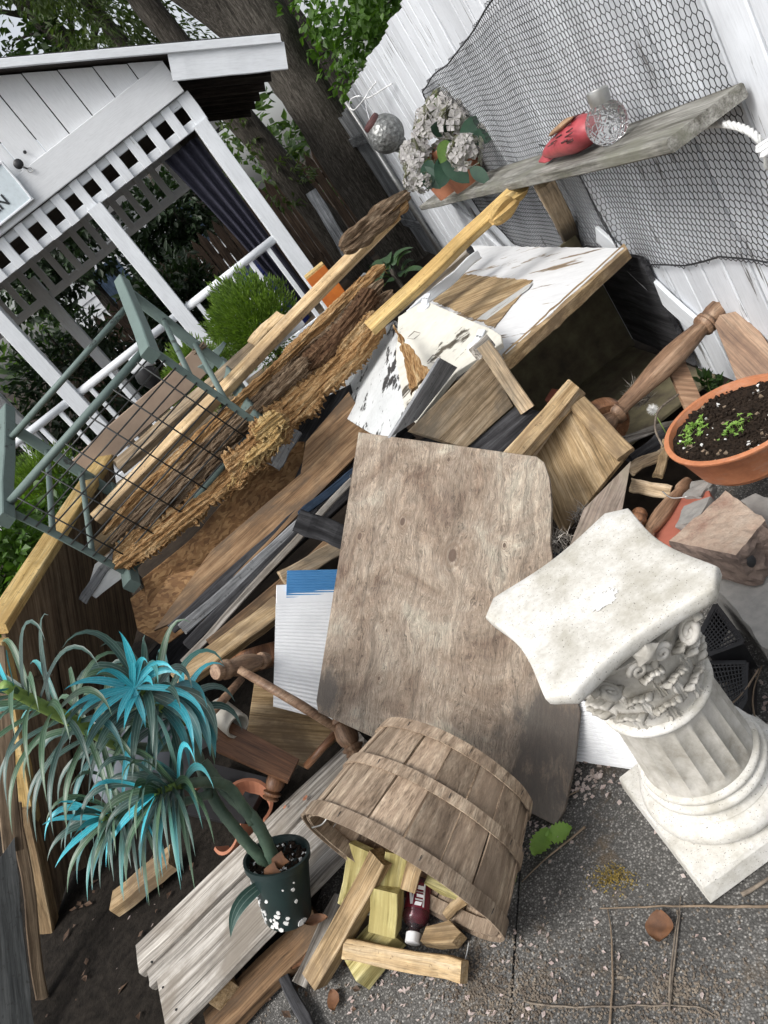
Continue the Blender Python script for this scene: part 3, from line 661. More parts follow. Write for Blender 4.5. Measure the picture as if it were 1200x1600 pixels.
limb('limb', [(1.93, 8.6, 2.5), (1.72, 8.55, 3.0), (1.40, 8.5, 3.7), (1.0, 8.5, 4.8)], [.24, .21, .19, .16], tr)
crown('crown', [((2.0, 9.5, 6.2), (3.2, 2.2, 1.3)), ((.2, 10, 5.6), (2.0, 1.6, 1.0))], 4000, .16, .10, m_leaf_dk, tr)
tr = thing('dark_tree', (1.45, 9.6, 0), 'thin dark tree trunk in the shade between gazebo and forked tree', 'tree')
limb('trunk', [(1.62, 9.6, -.1), (1.55, 9.6, 1.2), (1.42, 9.6, 2.6), (1.25, 9.6, 4.5)], [.2, .17, .15, .12], tr)
crown('crown', [((1.25, 9.5, 1.85), (.35, .3, .45)), ((1.5, 9.4, 1.3), (.3, .25, .4)), ((.9, 10, 4.6), (.9, .7, .6))], 2000, .09, .04, m_conifer, tr, droop=.6)
tr = thing('leaning_tree', (3.0, 10.5, 0), 'grey leaning trunk behind the forked tree', 'tree')
limb('trunk', [(2.95, 10.5, -.1), (2.85, 10.5, 1.6), (2.75, 10.5, 3.2), (2.6, 10.5, 5)], [.2, .17, .15, .12], tr)
crown('crown', [((2.5, 10.6, 5.4), (1.2, 1, .7))], 1400, .15, .09, m_leaf_md, tr)
tr = thing('young_tree', (3.3, 8.2, 0), 'bright green leafy tree reaching over the fence top', 'tree')
limb('trunk', [(3.6, 8.4, -.1), (3.5, 8.3, 1.5), (3.3, 8.2, 3.2)], [.07, .05, .02], tr)
for k in range(9):
    b0 = V((3.4 - k * .02, 8.2, 1.7 + k * .2)); b1 = b0 + V((-R.uniform(.5, 1.3), R.uniform(-.8, .6), R.uniform(-.1, .55)))
    limb('branch', [b0, b0.lerp(b1, .5) + rndv() * .08, b1], [.016, .010, .004], tr, seg=5)
crown('crown', [((2.75, 8.0, 2.35), (.75, .9, .6)), ((3.3, 7.9, 2.9), (.9, .9, .6)), ((2.5, 8.0, 1.85), (.45, .5, .4)), ((3.3, 8.2, 2.1), (.7, .8, .7))], 5200, .085, .062, m_leaf_lt, tr, clump=6, shell=.3)
tr = thing('oak_tree', (.3, 13, 0), 'tall dark leafed tree above the left end of the gazebo roof', 'tree')
limb('trunk', [(.9, 13, -.1), (.8, 13, 2.5), (.5, 13, 5), (.3, 13, 7)], [.22, .18, .15, .1], tr)
for k in range(14):
    b0 = V((.65 - k * .02, 13, 3.5 + k * .2)); b1 = b0 + V((R.uniform(-1.8, 1.8), R.uniform(-.8, .4), R.uniform(.2, 1.1)))
    limb('branch', [b0, b0.lerp(b1, .5) + rndv() * .1, b1], [.05, .03, .012], tr, seg=5)
crown('crown', [((-.2, 13, 4.9), (1.2, .8, .9)), ((1.0, 12.8, 4.5), (1.0, .8, .7)), ((.4, 13, 5.9), (1.8, 1, .7)), ((-1.5, 13, 5.2), (1, .8, .8))], 4700, .125, .085, m_leaf_dk, tr, clump=7, shell=.3)
tr = thing('cedar_tree', (1.1, 11.5, 0), 'olive green drooping cedar above the middle of the gazebo roof', 'tree')
limb('trunk', [(1.15, 11.5, -.1), (1.1, 11.5, 3), (1.0, 11.5, 5.5)], [.16, .12, .05], tr)
crown('crown', [((1.0, 11.3, 3.9), (.85, .7, .6)), ((.6, 11.3, 3.4), (.6, .6, .5)), ((1.5, 11.4, 3.3), (.6, .6, .55)), ((1.0, 11.4, 4.7), (.6, .5, .5))], 5200, .11, .03, m_conifer, tr, droop=1.0, clump=10, shell=.3)
for i, (x, yy, zc, rx, rz, nm, lb) in enumerate(((-.35, 9.7, .75, .6, .95, 'hedge_shrub', 'dark evergreen shrub seen between the gazebo posts'), (-1.75, 9.4, .8, .85, 1.1, 'hedge_shrub', 'dark evergreen shrub behind the left gazebo opening'), (-3.3, 9.6, .9, .9, 1.2, 'hedge_shrub', 'dark evergreen shrub at the far left behind the gazebo'))):
    tr = thing(nm, (x, yy, 0), lb, 'shrub', 'evergreens behind the gazebo')
    limb('trunk', [(x, yy, -.05), (x, yy, zc), (x + .05, yy, zc + rz * .8)], [.05, .04, .01], tr, seg=6)
    crown('crown', [((x, yy, zc), (rx, .5, rz))], 3800, .14, .05, m_leaf_shade, tr, clump=8, shell=.4)
for i, (x, yy, zc, rx, rz, lb) in enumerate(((-1.2, 11.6, 2.6, .9, .9, 'dark broad tree crown seen through the gazebo back lattice'), (.3, 12.2, 1.9, .8, .7, 'mid green tree crown above the brown picket fence'))):
    tr = thing('shade_tree', (x, yy, 0), lb, 'tree'); limb('trunk', [(x, yy, -.05), (x, yy, zc * .6), (x + .05, yy, zc + rz)], [.09, .08, .02], tr, seg=6)
    crown('crown', [((x, yy, zc), (rx, .6, rz)), ((x - .6, yy, zc - .3), (rx * .7, .5, rz * .7))], 3000, .12, .075, m_leaf_shade, tr, clump=7, shell=.2)
mb = crown('distant_trees', [((x, 22 + 3 * math.sin(x), 1.6 + .9 * math.sin(x * 1.3)), (2.4, 1.6, 2.2)) for x in range(-16, 20, 3)], 9000, .30, .2, m_leaf_dk, None, clump=8)
tag(mb, 'far mass of dark trees behind the yard', 'trees', kind='stuff')
# brown picket fence, house, bin
pf = thing('picket_fence', (.8, 10.4, 0), 'dark brown pointed picket fence behind the gazebo', 'fence')
x = -2.2
while x < 2.6:
    h = 1.52 + R.uniform(-.03, .03)
    sheet('picket', [(x, 10.4, 0), (x + .105, 10.4, 0), (x + .105, 10.4, h - .13), (x + .0525, 10.4, h), (x, 10.4, h - .13)], .018, m_brown_fence, grain=(0, 0, 1), parent=pf); x += .118
for z in (.4, 1.15): board('rail', (-2.2, 10.44, z), (2.7, 10.44, z), .08, .04, m_brown_fence, up=(0, -1, 0), parent=pf)
hs_ = thing('neighbour_house', (.2, 17, 0), 'white sided neighbour house glimpsed behind the picket fence', 'house')
for k in range(17): board('siding_plank', (-2.6, 17 - .004 * (k % 2), .1 + k * .16), (1.9, 17 - .004 * (k % 2), .1 + k * .16), .17, .03, m_house, up=(0, -1, .12), parent=hs_, seg=2)
for x in (-1.4, .7):
    board('window_frame', (x, 16.95, 1.2), (x, 16.95, 2.2), .8, .05, m_white, up=(0, -1, 0), parent=hs_, seg=2); board('window_pane', (x, 16.915, 1.26), (x, 16.915, 2.14), .68, .02, m_blue_wood, up=(0, -1, 0), parent=hs_, seg=2)
sheet('roof', [(-2.9, 16.7, 2.75), (2.2, 16.7, 2.75), (2.2, 19, 4.0), (-2.9, 19, 4.0)], .08, m_shingle, parent=hs_)
bp = P(395, 432, y=7.4)
bn = thing('blue_bin', (bp.x, 7.4, .37), 'bright blue plastic bin on the gazebo floor behind the railing', 'bin')
lathe('tub', [(0, .20), (.9, .25), (.92, .27), (1, .27)], (bp.x, 7.4, .37), (bp.x, 7.4, bp.z + .04), m_blue_tarp, bn, 20)
lathe('lid', [(0, .27), (.5, .26), (1, .1)], (bp.x, 7.4, bp.z + .04), (bp.x, 7.4, bp.z + .1), m_blue_tarp, bn, 20)
# ---------------------------------------------------------------- shrubs
def thuja(px, yy, rx, rz, lb, nn=9500):
    c = P(*px, y=yy); t = thing('thuja_shrub', (c.x, c.y, 0), lb, 'shrub', 'clipped green thuja shrubs')
    limb('stem', [(c.x, c.y, -.03), (c.x, c.y, c.z * .6), (c.x + .02, c.y, c.z)], [.03, .025, .01], t, seg=6)
    mb = MB()
    for i in range(nn):
        q = rndv(); p = c + V((q.x * rx, q.y * rx, q.z * rz)) * (R.random() ** .35) * (1 + .30 * nz(q * 2.2) + .18 * nz(q * 6)); d = q + V((0, 0, .9)) + rndv() * .5
        leafquad(mb, p, d, rndv(), R.uniform(.022, .05), .0105)
    mb.build('crown', m_thuja, t)
thuja((392, 500), 5.0, .27, .27, 'rounded bright green thuja shrub in front of the gazebo railing')
thuja((70, 765), 5.0, .27, .25, 'rounded green thuja shrub behind the wire rack at far left', 8000)
thuja((310, 590), 4.6, .2, .2, 'green thuja shrub partly hidden behind the tan board', 4500)
def bush(px_list, yy, L, W, n, lb, name='leafy_shrub', mat=m_leaf_md):
    cs = [P(u, v, y=yy) for u, v, r in px_list]; c0 = cs[0]; t = thing(name, (c0.x, c0.y, 0), lb, 'shrub')
    for c in cs: limb('stem', [(c0.x, c0.y, -.03), (c.x, c.y, max(.05, c.z * .5)), c], [.012, .01, .004], t, seg=5)
    crown('crown', [(c, (SZ(c, r),) * 3) for c, (u, v, r) in zip(cs, px_list)], n, L, W, mat, t, clump=5, shell=.5)
bush([(10, 900, 75), (20, 830, 60), (-40, 960, 80)], 4.0, .055, .045, 3000, 'light green broad leaved shrub outside the plywood panel', mat=m_leaf_lt)
bush([(60, 830, 40), (110, 780, 30)], 4.7, .05, .035, 900, 'mid green shrub beneath the wire rack')
c = P(612, 420, y=5.2)
ht = thing('hosta_plant', (c.x, c.y, 0), 'dark green hosta with pale edged leaves beyond the lumber', 'plant')
def bladed(name, base, d, n, L, W, mat, parent, seg=7, droop=.5, cup=.25):
    base = V(base); d = V(d).normalized(); s = d.cross(V(n)).normalized(); nn = s.cross(d); vs = []; uv = []
    for i in range(seg + 1):
        t = i / seg; p = base + d * L * t - V((0, 0, 1)) * droop * L * t * t; wv = W * math.sin(math.pi * min(1, t * .92 + .06)) ** .8 * (1 if i < seg else .05)
        for k in (-1, 0, 1): vs.append(p + s * wv * .5 * k + nn * (cup * wv * .5 * abs(k))); uv.append(((k + 1) / 2, t))
    fs = [(i*3+k, i*3+k+1, i*3+k+4, i*3+k+3) for i in range(seg) for k in (0, 1)]
    return mesh(name, vs, fs, mat, parent, smooth=True, uv=uv)
for i in range(22):
    a = R.uniform(0, 6.28); e = R.uniform(.3, 1.2); d = V((math.cos(a), math.sin(a), e)); b0 = c + V((math.cos(a), math.sin(a), 0)) * .05 + V((0, 0, R.uniform(-.1, .05)))
    bladed('leaf', b0, d, (0, 0, 1), R.uniform(.13, .2), R.uniform(.07, .1), m_hosta, ht)
limb('stem', [(c.x, c.y, -.03), (c.x, c.y, c.z * .5), c], [.02, .02, .015], ht, seg=6)
# ---------------------------------------------------------------- plane helpers for sheets lying at odd angles in the pile
def pl(a, b, c):
    A, B, C = (P(*q[:2], y=q[2]) for q in (a, b, c)); return A, (B - A).cross(C - A).normalized()
def pts(px, plane): return [PP(u, v, *plane) for u, v in px]
def grain_of(plane, a, b): return PP(*b, *plane) - PP(*a, *plane)
def lum(name, a, b, wpx, t, mat, label, cat='lumber', up=None, wm=None, **k):
    "one length of timber between two places (u, v, y)"
    k.setdefault('jag', (.008, .012)); k.setdefault('warp', .004)
    A = P(*a[:2], y=a[2]); B = P(*b[:2], y=b[2]); w_ = wm or SZ((A + B) / 2, wpx)
    return tag(board(name, A, B, w_, t, mat, up=up, **k), label, cat)
# ---------------------------------------------------------------- white topped hutch by the fence
hu = thing('hutch', (.95, 3.2, 0), 'low dark hutch with flaking white plywood top against the fence', 'hutch')
hp = [P(978, 390, z=.62), P(792, 558, z=.62), P(560, 655, z=.62), P(640, 480, z=.62), P(735, 383, z=.62)]
hp[0] = hp[0] + V((.012, .035, 0)); hp[1] = hp[1] + V((.012, .035, 0))
sheet('top', hp, .018, m_table, grain=(-.3, .9, 0), parent=hu, jag=.008)
a, b = P(981, 391, z=.60), P(790, 566, z=.60); ed = (b - a).normalized()
def raw(a, b):
    mb = MB(); n = 26; vs = []
    for i in range(n + 1):
        t = i / n; p = a.lerp(b, t); k = .022 + .034 * abs(nz((t * 9, 2, 1))) + .008 * abs(nz((t * 30, 2, 1)))
        for q in (V((0, 0, .0235)) + V((.4, .9, 0)) * k, V((0, 0, .010)) - V((.35, .9, 0)) * .012, V((0, 0, -.022 - k * .4)) - V((.35, .9, 0)) * .004, V((0, 0, -.03)) + V((.4, .9, 0)) * .02): vs.append(p + q)
    mb.add(vs, [(i*4+k, i*4+(k+1) % 4, i*4+4+(k+1) % 4, i*4+4+k) for i in range(n) for k in range(4)] + [(3, 2, 1, 0), (n*4, n*4+1, n*4+2, n*4+3)])
    return mb.build('raw_edge', m_pine_old, hu)
raw(a, b)
pb = P(760, 455, z=.627)
ov = [P(u, v, z=.626) for u, v in ((722, 427), (832, 437), (772, 512), (745, 500), (676, 470))]
tag(sheet('veneer_scrap', ov, .004, m_pine_old, grain=P(700, 480, z=.626) - P(800, 440, z=.626), jag=.010, step=.012), 'brown delaminated veneer sheet lying on the white hutch top', 'veneer')
tag(sheet('veneer_sliver', [P(u, v, z=.628) for u, v in ((742, 499), (822, 446), (832, 441), (826, 450), (760, 499))], .003, m_old_white, jag=.004), 'thin white veneer sliver along the edge of the brown veneer', 'veneer')
sheet('back_panel', [(.45, 3.25, 0), (1.41, 3.25, 0), (1.41, 3.25, .6), (.45, 3.25, .6)], .015, m_interior, parent=hu)
sheet('side_panel', [(.50, 2.75, 0), (.50, 3.24, 0), (.50, 3.24, .6), (.50, 2.75, .6)], .015, m_interior, parent=hu)
sheet('floor_panel', [(.51, 2.55, .02), (1.33, 2.55, .02), (1.38, 3.24, .02), (.51, 3.24, .02)], .012, m_interior, parent=hu)
board('side_rail', (1.33, 2.66, .30), (1.40, 3.2, .30), .5, .02, m_dark_wood, up=(-1, .1, 0), parent=hu)
# ---------------------------------------------------------------- cream cabinet door and boards lying on the hutch
d0 = pl((668, 470, 3.0), (782, 522, 2.55), (648, 658, 2.42))
dr = thing('cabinet_door', P(710, 560, y=2.6), 'chipped cream cabinet door with round hinge plates lying in the pile', 'door')
sheet('panel', pts([(664, 468), (682, 477), (768, 514), (783, 524), (785, 536), (712, 582), (650, 660), (632, 640), (618, 560), (622, 495)], d0), .02, m_door, jag=.002, step=.02, grain=grain_of(d0, (650, 660), (780, 530)), parent=dr)
def plate(u, v, ang, par):
    c = PP(u, v, *d0); n = d0[1] if d0[1].dot(V((0, 0, EYE)) - c) > 0 else -d0[1]; e = grain_of(d0, (650, 660), (780, 530)).normalized(); f = n.cross(e)
    e2 = e * math.cos(ang) + f * math.sin(ang)
    lathe('hinge_plate', [(0, .026), (.8, .026), (1, .023)], c, c + n * .006, m_white, par, 18); board('hinge_arm', c + n * .006, c + e2 * .075 + n * .006, .03, .008, m_white, up=n, parent=par, seg=2)
    for s in (-.35, .35): lathe('screw', [(0, .005), (1, .004)], c + e2 * .04 + f * .02 * s + n * .009, c + e2 * .04 + f * .02 * s + n * .0125, m_silver, par, 8)
plate(742, 541, .3, dr); plate(662, 480, .5, dr)
for (u, v) in ((647, 524), (678, 562)):
    c = PP(u, v, *d0); n = d0[1] if d0[1].dot(V((0, 0, EYE)) - c) > 0 else -d0[1]; e = grain_of(d0, (650, 660), (780, 530)).normalized(); f = n.cross(e)
    for a, b in (((-1, -1), (1, -1)), ((1, -1), (1, 1)), ((1, 1), (-1, 1)), ((-1, 1), (-1, -1))):
        board('strike_outline', c + (e * a[0] + f * a[1]) * .018 + n * .001, c + (e * b[0] + f * b[1]) * .018 + n * .001, .003, .002, m_grey_wood, up=n, parent=dr, seg=1)
w0 = pl((612, 511, 3.42), (549, 612, 3.36), (609, 681, 2.50))
tag(sheet('spotted_board', pts([(616, 500), (640, 572), (650, 612), (609, 683), (583, 680), (535, 650), (500, 600), (560, 540)], w0), .016, m_wboard, jag=.004, step=.02, grain=grain_of(w0, (612, 511), (590, 670))), 'pale grey painted board with black peeling specks beside the cream door', 'board')
w1 = pl((612, 505, 2.85), (674, 580, 2.45), (641, 613, 2.38))
tag(sheet('torn_wedge', pts([(614, 506), (674, 580), (641, 615), (632, 570)], w1), .012, m_rot, jag=.012, step=.012), 'torn orange brown wood wedge between cream door and spotted board', 'wood scrap')
w2 = pl((690, 560, 2.45), (714, 574, 2.5), (618, 672, 2.25))
tag(sheet('edge_board', pts([(688, 559), (715, 574), (652, 656), (610, 684)], w2), .012, m_slate, grain=grain_of(w2, (690, 560), (612, 682))), 'short grey board standing on edge above the plywood sheet', 'board')
# white strips and batten right of the yellow timber
lum('white_strip', (640, 492, 3.05), (748, 398, 3.3), 15, .02, m_white, 'narrow white painted strip lying under the yellow timber', 'board')
tag(tube('rusty_pipe', [P(716, 402, y=3.7), P(738, 392, y=3.7)], .028, m_dark_wood, None, 12), 'dark brown rusty pipe end between yellow timber and hutch', 'pipe')
# ---------------------------------------------------------------- long timbers on top of the pile
def chunk(name, a, b, r, mat, parent=None, seed=0, seg=14, n=14, rough=.35, flat=1.0):
    a = V(a); b = V(b); m = frame(a, b - a, V((0, 0, EYE)) - a); L = (b - a).length; vs = []; fs = []
    for i in range(n + 1):
        t = i / n; e = (math.sin(math.pi * min(1, max(0, t * .94 + .03)))) ** .35
        for k in range(seg):
            an = 2 * math.pi * k / seg; q = V((t * L * 6, math.cos(an) * 1.5, math.sin(an) * 1.5 + seed * 5)); rr = r * e * (1 + rough * noise.noise(q * 1.3) + rough * .8 * noise.noise(V((t * L * 9, an * 5, seed))))
            vs.append((t * L + L * .05 * noise.noise(V((an * 3, seed, i > n / 2))), rr * math.cos(an), rr * math.sin(an) * flat))
    for i in range(n):
        for k in range(seg): p = i*seg+k; q = i*seg+(k+1) % seg; fs.append((p, q, q+seg, p+seg))
    fs.append(tuple(range(seg-1, -1, -1))); fs.append(tuple(range(n*seg, n*seg+seg)))
    return mesh(name, vs, fs, mat, parent, m)
def spl(mb, p, d, L, r):
    d = V(d).normalized(); x = d.orthogonal().normalized(); y = d.cross(x); t = p + d * L
    mb.add([p + x * r, p - x * r * .5 + y * r * .8, p - x * r * .5 - y * r * .8, t], [(0, 1, 3), (1, 2, 3), (2, 0, 3)])
t1 = thing('long_stud', P(395, 590, y=3.4), 'long pale stud with a rotten bark tip jutting up from the pile', 'lumber')
A = P(150, 812, y=3.30); B = P(618, 334, y=3.62)
board('stud', A, B, SZ(A, 22), .045, m_pine, parent=t1, seg=14, warp=.004, up=(.25, -.6, 1))
chunk('rotten_tip', P(536, 390, y=3.46), P(636, 302, y=3.62), SZ(B, 15), m_bark, t1, 3, rough=.75, n=44, seg=28, flat=.8)
chunk('rotten_tip', P(590, 355, y=3.55), P(632, 312, y=3.60), SZ(B, 12), m_rot, t1, 6, rough=.8, n=30, seg=24, flat=.8)
t2 = thing('yellow_stud', P(700, 405, y=3.05), 'yellow stud with a blob of hard foam at its raised end', 'lumber')
A = P(578, 514, y=3.16); B = P(806, 300, y=3.10)
board('stud', A, B, SZ(A, 25), .04, m_pine_yellow, parent=t2, seg=10, up=(.25, -.6, 1), jag=(0, .02))
chunk('foam_blob', P(768, 346, y=3.04), P(806, 312, y=3.08), SZ(B, 14), m_pine_yellow, t2, 5, rough=.5, n=10)
chunk('foam_blob', P(788, 318, y=3.07), P(822, 294, y=3.12), SZ(B, 11), m_pine_yellow, t2, 8, rough=.5, n=10)
lum('grey_stud', (560, 528, 3.62), (728, 390, 3.45), 24, .04, m_grey_wood, 'greyed stud lying right behind the yellow stud', up=(.25, -.6, 1), jag=(0, .015))
lum('back_stud', (185, 730, 3.62), (450, 500, 3.72), 26, .045, m_pine_grey, 'greyish stud half hidden behind the long pale stud', up=(.25, -.5, 1), jag=(.01, .02))
lum('under_stud', (150, 860, 3.34), (330, 690, 3.45), 26, .045, m_pine, 'pale stud lying under the wire rack', up=(.2, -.6, 1))
lum('short_stud', (395, 540, 3.70), (440, 492, 3.75), 22, .04, m_pine, 'short stub of pale stud beside the thuja shrub', up=(.2, -.6, 1))
lum('aluminium_strip', (520, 485, 3.8), (575, 432, 3.9), 14, .012, m_silver, 'bent silver metal strip sticking out behind the bark log', 'strip')
lum('white_offcut', (425, 540, 3.75), (470, 500, 3.8), 20, .02, m_white, 'white offcut behind the bark log end', 'board')
ob = thing('orange_post', P(512, 440, y=4.4), 'orange painted post with a bare yellow sawn top beside the gazebo post', 'post')
a = P(535, 480, y=4.4); b = P(492, 424, y=4.4); board('shaft', a, b, SZ(a, 36), .12, m_orange, parent=ob, seg=4); b2 = b + (b - a).normalized() * .012
board('sawn_top', b, b2, SZ(a, 35), .115, m_pine_yellow, parent=ob, seg=1); board('foot', a, V((a.x, a.y, -.03)), .08, .08, m_orange, parent=ob, seg=3)
lum('leaning_plank', (486, 298, 6.9), (545, 400, 6.9), 18, .025, m_fence_grey, 'narrow grey plank leaning in the shade by the big trunk', 'board')
# ---------------------------------------------------------------- rotten, splintered planks
def ragslab(name, line, y0, y1, wpx, mat, parent, seed, thick=.03, ridge=.012, jagA=.5, crown_=.02, nspl=0, lsp=(.015, .05), n=150, m=22, smat=None):
    "a broad slab of rotten wood along the line, both edges ragged, its face ridged along the grain"
    k = len(line) - 1; q = curve([P(u, v, y=y0 + (y1 - y0) * i / k) for i, (u, v) in enumerate(line)], max(2, n // k)); n = len(q) - 1
    ax = (q[-1] - q[0]).normalized(); mid = q[n // 2]; vw = (V((0, 0, EYE)) - mid).normalized(); side = ax.cross(vw).normalized(); nr = side.cross(ax); W = SZ(mid, wpx) / 2; top = []; bot = []
    M_ = frame(q[0], ax, nr); mi = M_.inverted()
    for i in range(n + 1):
        t = i / n; L = (q[i] - q[0]).length
        e = []
        for sgn in (-1, 1):
            o = seed * 13 + sgn * 7
            e.append(W * (1 + jagA * (.55 * noise.noise(V((L * 4, o, 0))) + .5 * noise.noise(V((L * 13, o, 1))) + .45 * abs(noise.noise(V((L * 38, o, 2)))) + .3 * noise.noise(V((L * 95, o, 3))))) * (min(1, t * 14 + .35) * min(1, (1 - t) * 10 + .3)))
        for j in range(m + 1):
            w = j / m * 2 - 1; h = e[1] if w > 0 else e[0]; lw = w * h
            hgt = crown_ * (1 - w * w) + ridge * (noise.noise(V((L * 3, lw * 30, seed))) + .8 * noise.noise(V((L * 9, lw * 90, seed + 4))) + .4 * noise.noise(V((L * 40, lw * 160, seed + 8)))) - (ridge * 1.2 if abs(w) > .9 else 0)
            lx = .02 * noise.noise(V((lw * 60, seed, 1 if t > .5 else 3))) * (1 if i in (0, n) else .12)
            p = q[i] + side * lw + nr * hgt + ax * lx; top.append(p); bot.append(p - nr * (thick * (1 - .5 * abs(w)) + hgt * .4))
    w_ = m + 1; b = len(top); fs = []
    for i in range(n):
        for j in range(m): a = i*w_+j; fs += [(a, a+1, a+w_+1, a+w_), (b+a, b+a+w_, b+a+w_+1, b+a+1)]
        fs += [(i*w_, (i+1)*w_, b+(i+1)*w_, b+i*w_), (i*w_+m, b+i*w_+m, b+(i+1)*w_+m, (i+1)*w_+m)]
    for j in range(m): fs += [(j, b+j, b+j+1, j+1), (n*w_+j, n*w_+j+1, b+n*w_+j+1, b+n*w_+j)]
    mb = MB(); mb.add([mi @ p for p in top + bot], fs); lo = 0 if (-side).dot(cY) < side.dot(cY) else m
    R3 = mi.to_3x3()
    for c_ in range(nspl):
        i = R.randrange(n); j = abs(lo - R.choice((0, 0, 0, 1, 2, 4))); p = top[i*w_+j]; d = (side if lo else -side) * R.uniform(0, .55) - ax * R.uniform(-.5, 1.0) + rndv() * .15
        spl(mb, mi @ (p - d.normalized() * .006), R3 @ d, R.uniform(*lsp) * R.choice((.4, .7, 1)), R.uniform(.0015, .005))
    me = mesh(name, mb.v, mb.f, mat, parent, M_); return me
lg = thing('rotten_plank', P(400, 640, y=3.3), 'broad rotten plank with crumbling splintered orange edge across the pile', 'lumber')
for off, wv, dy, sd, mt in ((-20, 22, .02, 2, m_rot), (-2, 26, .0, 31, m_bark), (20, 26, -.03, 37, m_bark)):
    ln = [(600, 440), (520, 520), (420, 615), (300, 725), (175, 850)]; ragslab('rotten_board', [(u + off * .68, v + off * .73) for u, v in ln], 3.42 + dy, 3.18 + dy, wv, mt, lg, sd, .04, .013, .5, .008, 25, (.01, .03))
ragslab('rotten_layer', [(596, 492), (540, 560), (470, 628), (425, 668)], 3.30, 3.14, 50, m_rot, lg, 5, .03, .014, .95, .01, 80, (.01, .035))
ragslab('rotten_layer', [(585, 455), (560, 490), (520, 535), (480, 575)], 3.34, 3.24, 34, m_rot_dark, lg, 7, .03, .016, .7, .02, 120)
ragslab('rotten_layer', [(392, 708), (340, 762), (285, 806), (225, 852), (180, 885)], 3.10, 3.02, 40, m_rot, lg, 9, .025, .012, 1.0, .01, 80, (.01, .035))
ragslab('split_edge', [(600, 415), (560, 447), (500, 505), (440, 560)], 3.46, 3.38, 16, m_rot, lg, 15, .03, .008, .6, .01, 60)
ragslab('mossy_edge', [(480, 560), (430, 612), (370, 668), (330, 705)], 3.22, 3.16, 20, m_bark, lg, 17, .03, .010, .6, .01, 40)
sp2 = thing('splintered_timber', P(400, 695, y=3.0), 'freshly snapped timber end with pale yellow splinters below the rack corner', 'lumber')
ragslab('broken_end', [(448, 652), (418, 688), (388, 716), (360, 738)], 3.04, 2.98, 50, m_rot, sp2, 21, .03, .012, 1.1, .012, 40)
ragslab('broken_end', [(440, 650), (418, 668), (400, 684)], 3.0, 2.98, 30, m_splint, sp2, 23, .02, .012, 1.1, .012, 30)
ragslab('broken_end', [(436, 676), (412, 702), (385, 722)], 2.985, 2.965, 24, m_splint, sp2, 27, .02, .012, 1.2, .012, 30)
mb = MB(); dn_ = (cX * .1 - cY).normalized(); axl = (P(360, 738, y=3) - P(448, 652, y=3)).normalized()
for i in range(120):
    t = R.random(); p = P(446 - 84 * t + R.uniform(-6, 6), 668 + 78 * t + R.uniform(-14, 16), y=2.985 + R.uniform(-.01, .02)); d = dn_ * R.uniform(.2, 1) + axl * R.uniform(0, .9) + rndv() * .2 - cF * R.uniform(0, .3)
    spl(mb, p, d, R.uniform(.015, .05), R.uniform(.002, .008))
mb.build('splinters', m_splint, sp2)
# ---------------------------------------------------------------- OSB, brown panels and the grey boards under them
o0 = pl((475, 692, 3.25), (475, 765, 3.2), (236, 976, 2.95))
tag(sheet('osb_panel', pts([(430, 690), (476, 690), (475, 764), (238, 974), (222, 905), (300, 842)], o0), .014, m_osb, grain=grain_of(o0, (236, 976), (475, 765)), jag=.004), 'orange brown chipboard panel under the splintered log', 'panel')
o1 = pl((300, 900, 2.98), (215, 935, 3.0), (290, 1000, 2.85))
tag(sheet('osb_panel', pts([(330, 880), (240, 905), (203, 935), (215, 985), (255, 1010), (330, 960)], o1), .014, m_osb, jag=.004), 'dark chipboard corner showing below the main chipboard panel', 'panel')
b0 = pl((560, 640, 3.15), (592, 672, 3.05), (250, 985, 2.80))
tag(sheet('brown_panel', pts([(545, 612), (562, 640), (596, 672), (420, 850), (300, 960), (240, 985), (330, 860), (470, 740), (478, 690)], b0), .014, m_ply_brown, grain=grain_of(b0, (250, 985), (590, 670))), 'long reddish brown plywood panel sloping below the log', 'panel')
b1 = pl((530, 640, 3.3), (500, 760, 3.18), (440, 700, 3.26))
tag(sheet('black_panel', pts([(548, 600), (560, 650), (480, 770), (430, 720), (470, 640)], b1), .014, m_dark_wood, grain=grain_of(b1, (470, 740), (540, 620))), 'black panel behind the chipboard', 'panel')  # charcoal-toned panel behind the chipboard
lum('grey_offcut', (428, 730, 3.10), (462, 672, 3.16), 22, .02, m_slate, 'small grey offcut hanging below the log end', 'board')
lum('grey_trim', (285, 985, 2.70), (478, 812, 2.92), 19, .03, m_slate, 'light grey painted trim board under the brown panel')
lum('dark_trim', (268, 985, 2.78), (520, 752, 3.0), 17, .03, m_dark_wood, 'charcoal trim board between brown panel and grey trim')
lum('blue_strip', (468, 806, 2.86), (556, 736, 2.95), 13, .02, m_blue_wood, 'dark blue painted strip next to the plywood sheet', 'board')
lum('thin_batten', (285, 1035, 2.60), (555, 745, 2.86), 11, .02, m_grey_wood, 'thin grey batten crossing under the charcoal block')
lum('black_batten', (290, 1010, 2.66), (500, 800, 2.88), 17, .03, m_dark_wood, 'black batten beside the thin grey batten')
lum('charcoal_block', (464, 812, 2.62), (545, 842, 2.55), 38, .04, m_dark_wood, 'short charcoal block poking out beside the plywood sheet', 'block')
lum('dark_stud', (330, 1010, 2.58), (520, 850, 2.74), 24, .03, m_ply_brown, 'dark brown stud in the gap above the white panel')
lum('pine_stud', (276, 1066, 2.40), (440, 948, 2.56), 34, .045, m_pine_old, 'old pine stud with knots left of the white ribbed panel', up=(.2, -.6, .9))
lum('scrap_stud', (440, 905, 2.66), (560, 840, 2.75), 26, .04, m_pine_grey, 'greyed scrap stud behind the blue panel')
lum('scrap_stud', (560, 770, 2.75), (700, 700, 2.75), 60, .04, m_dark_wood, 'dark stud under the top edge of the plywood sheet')
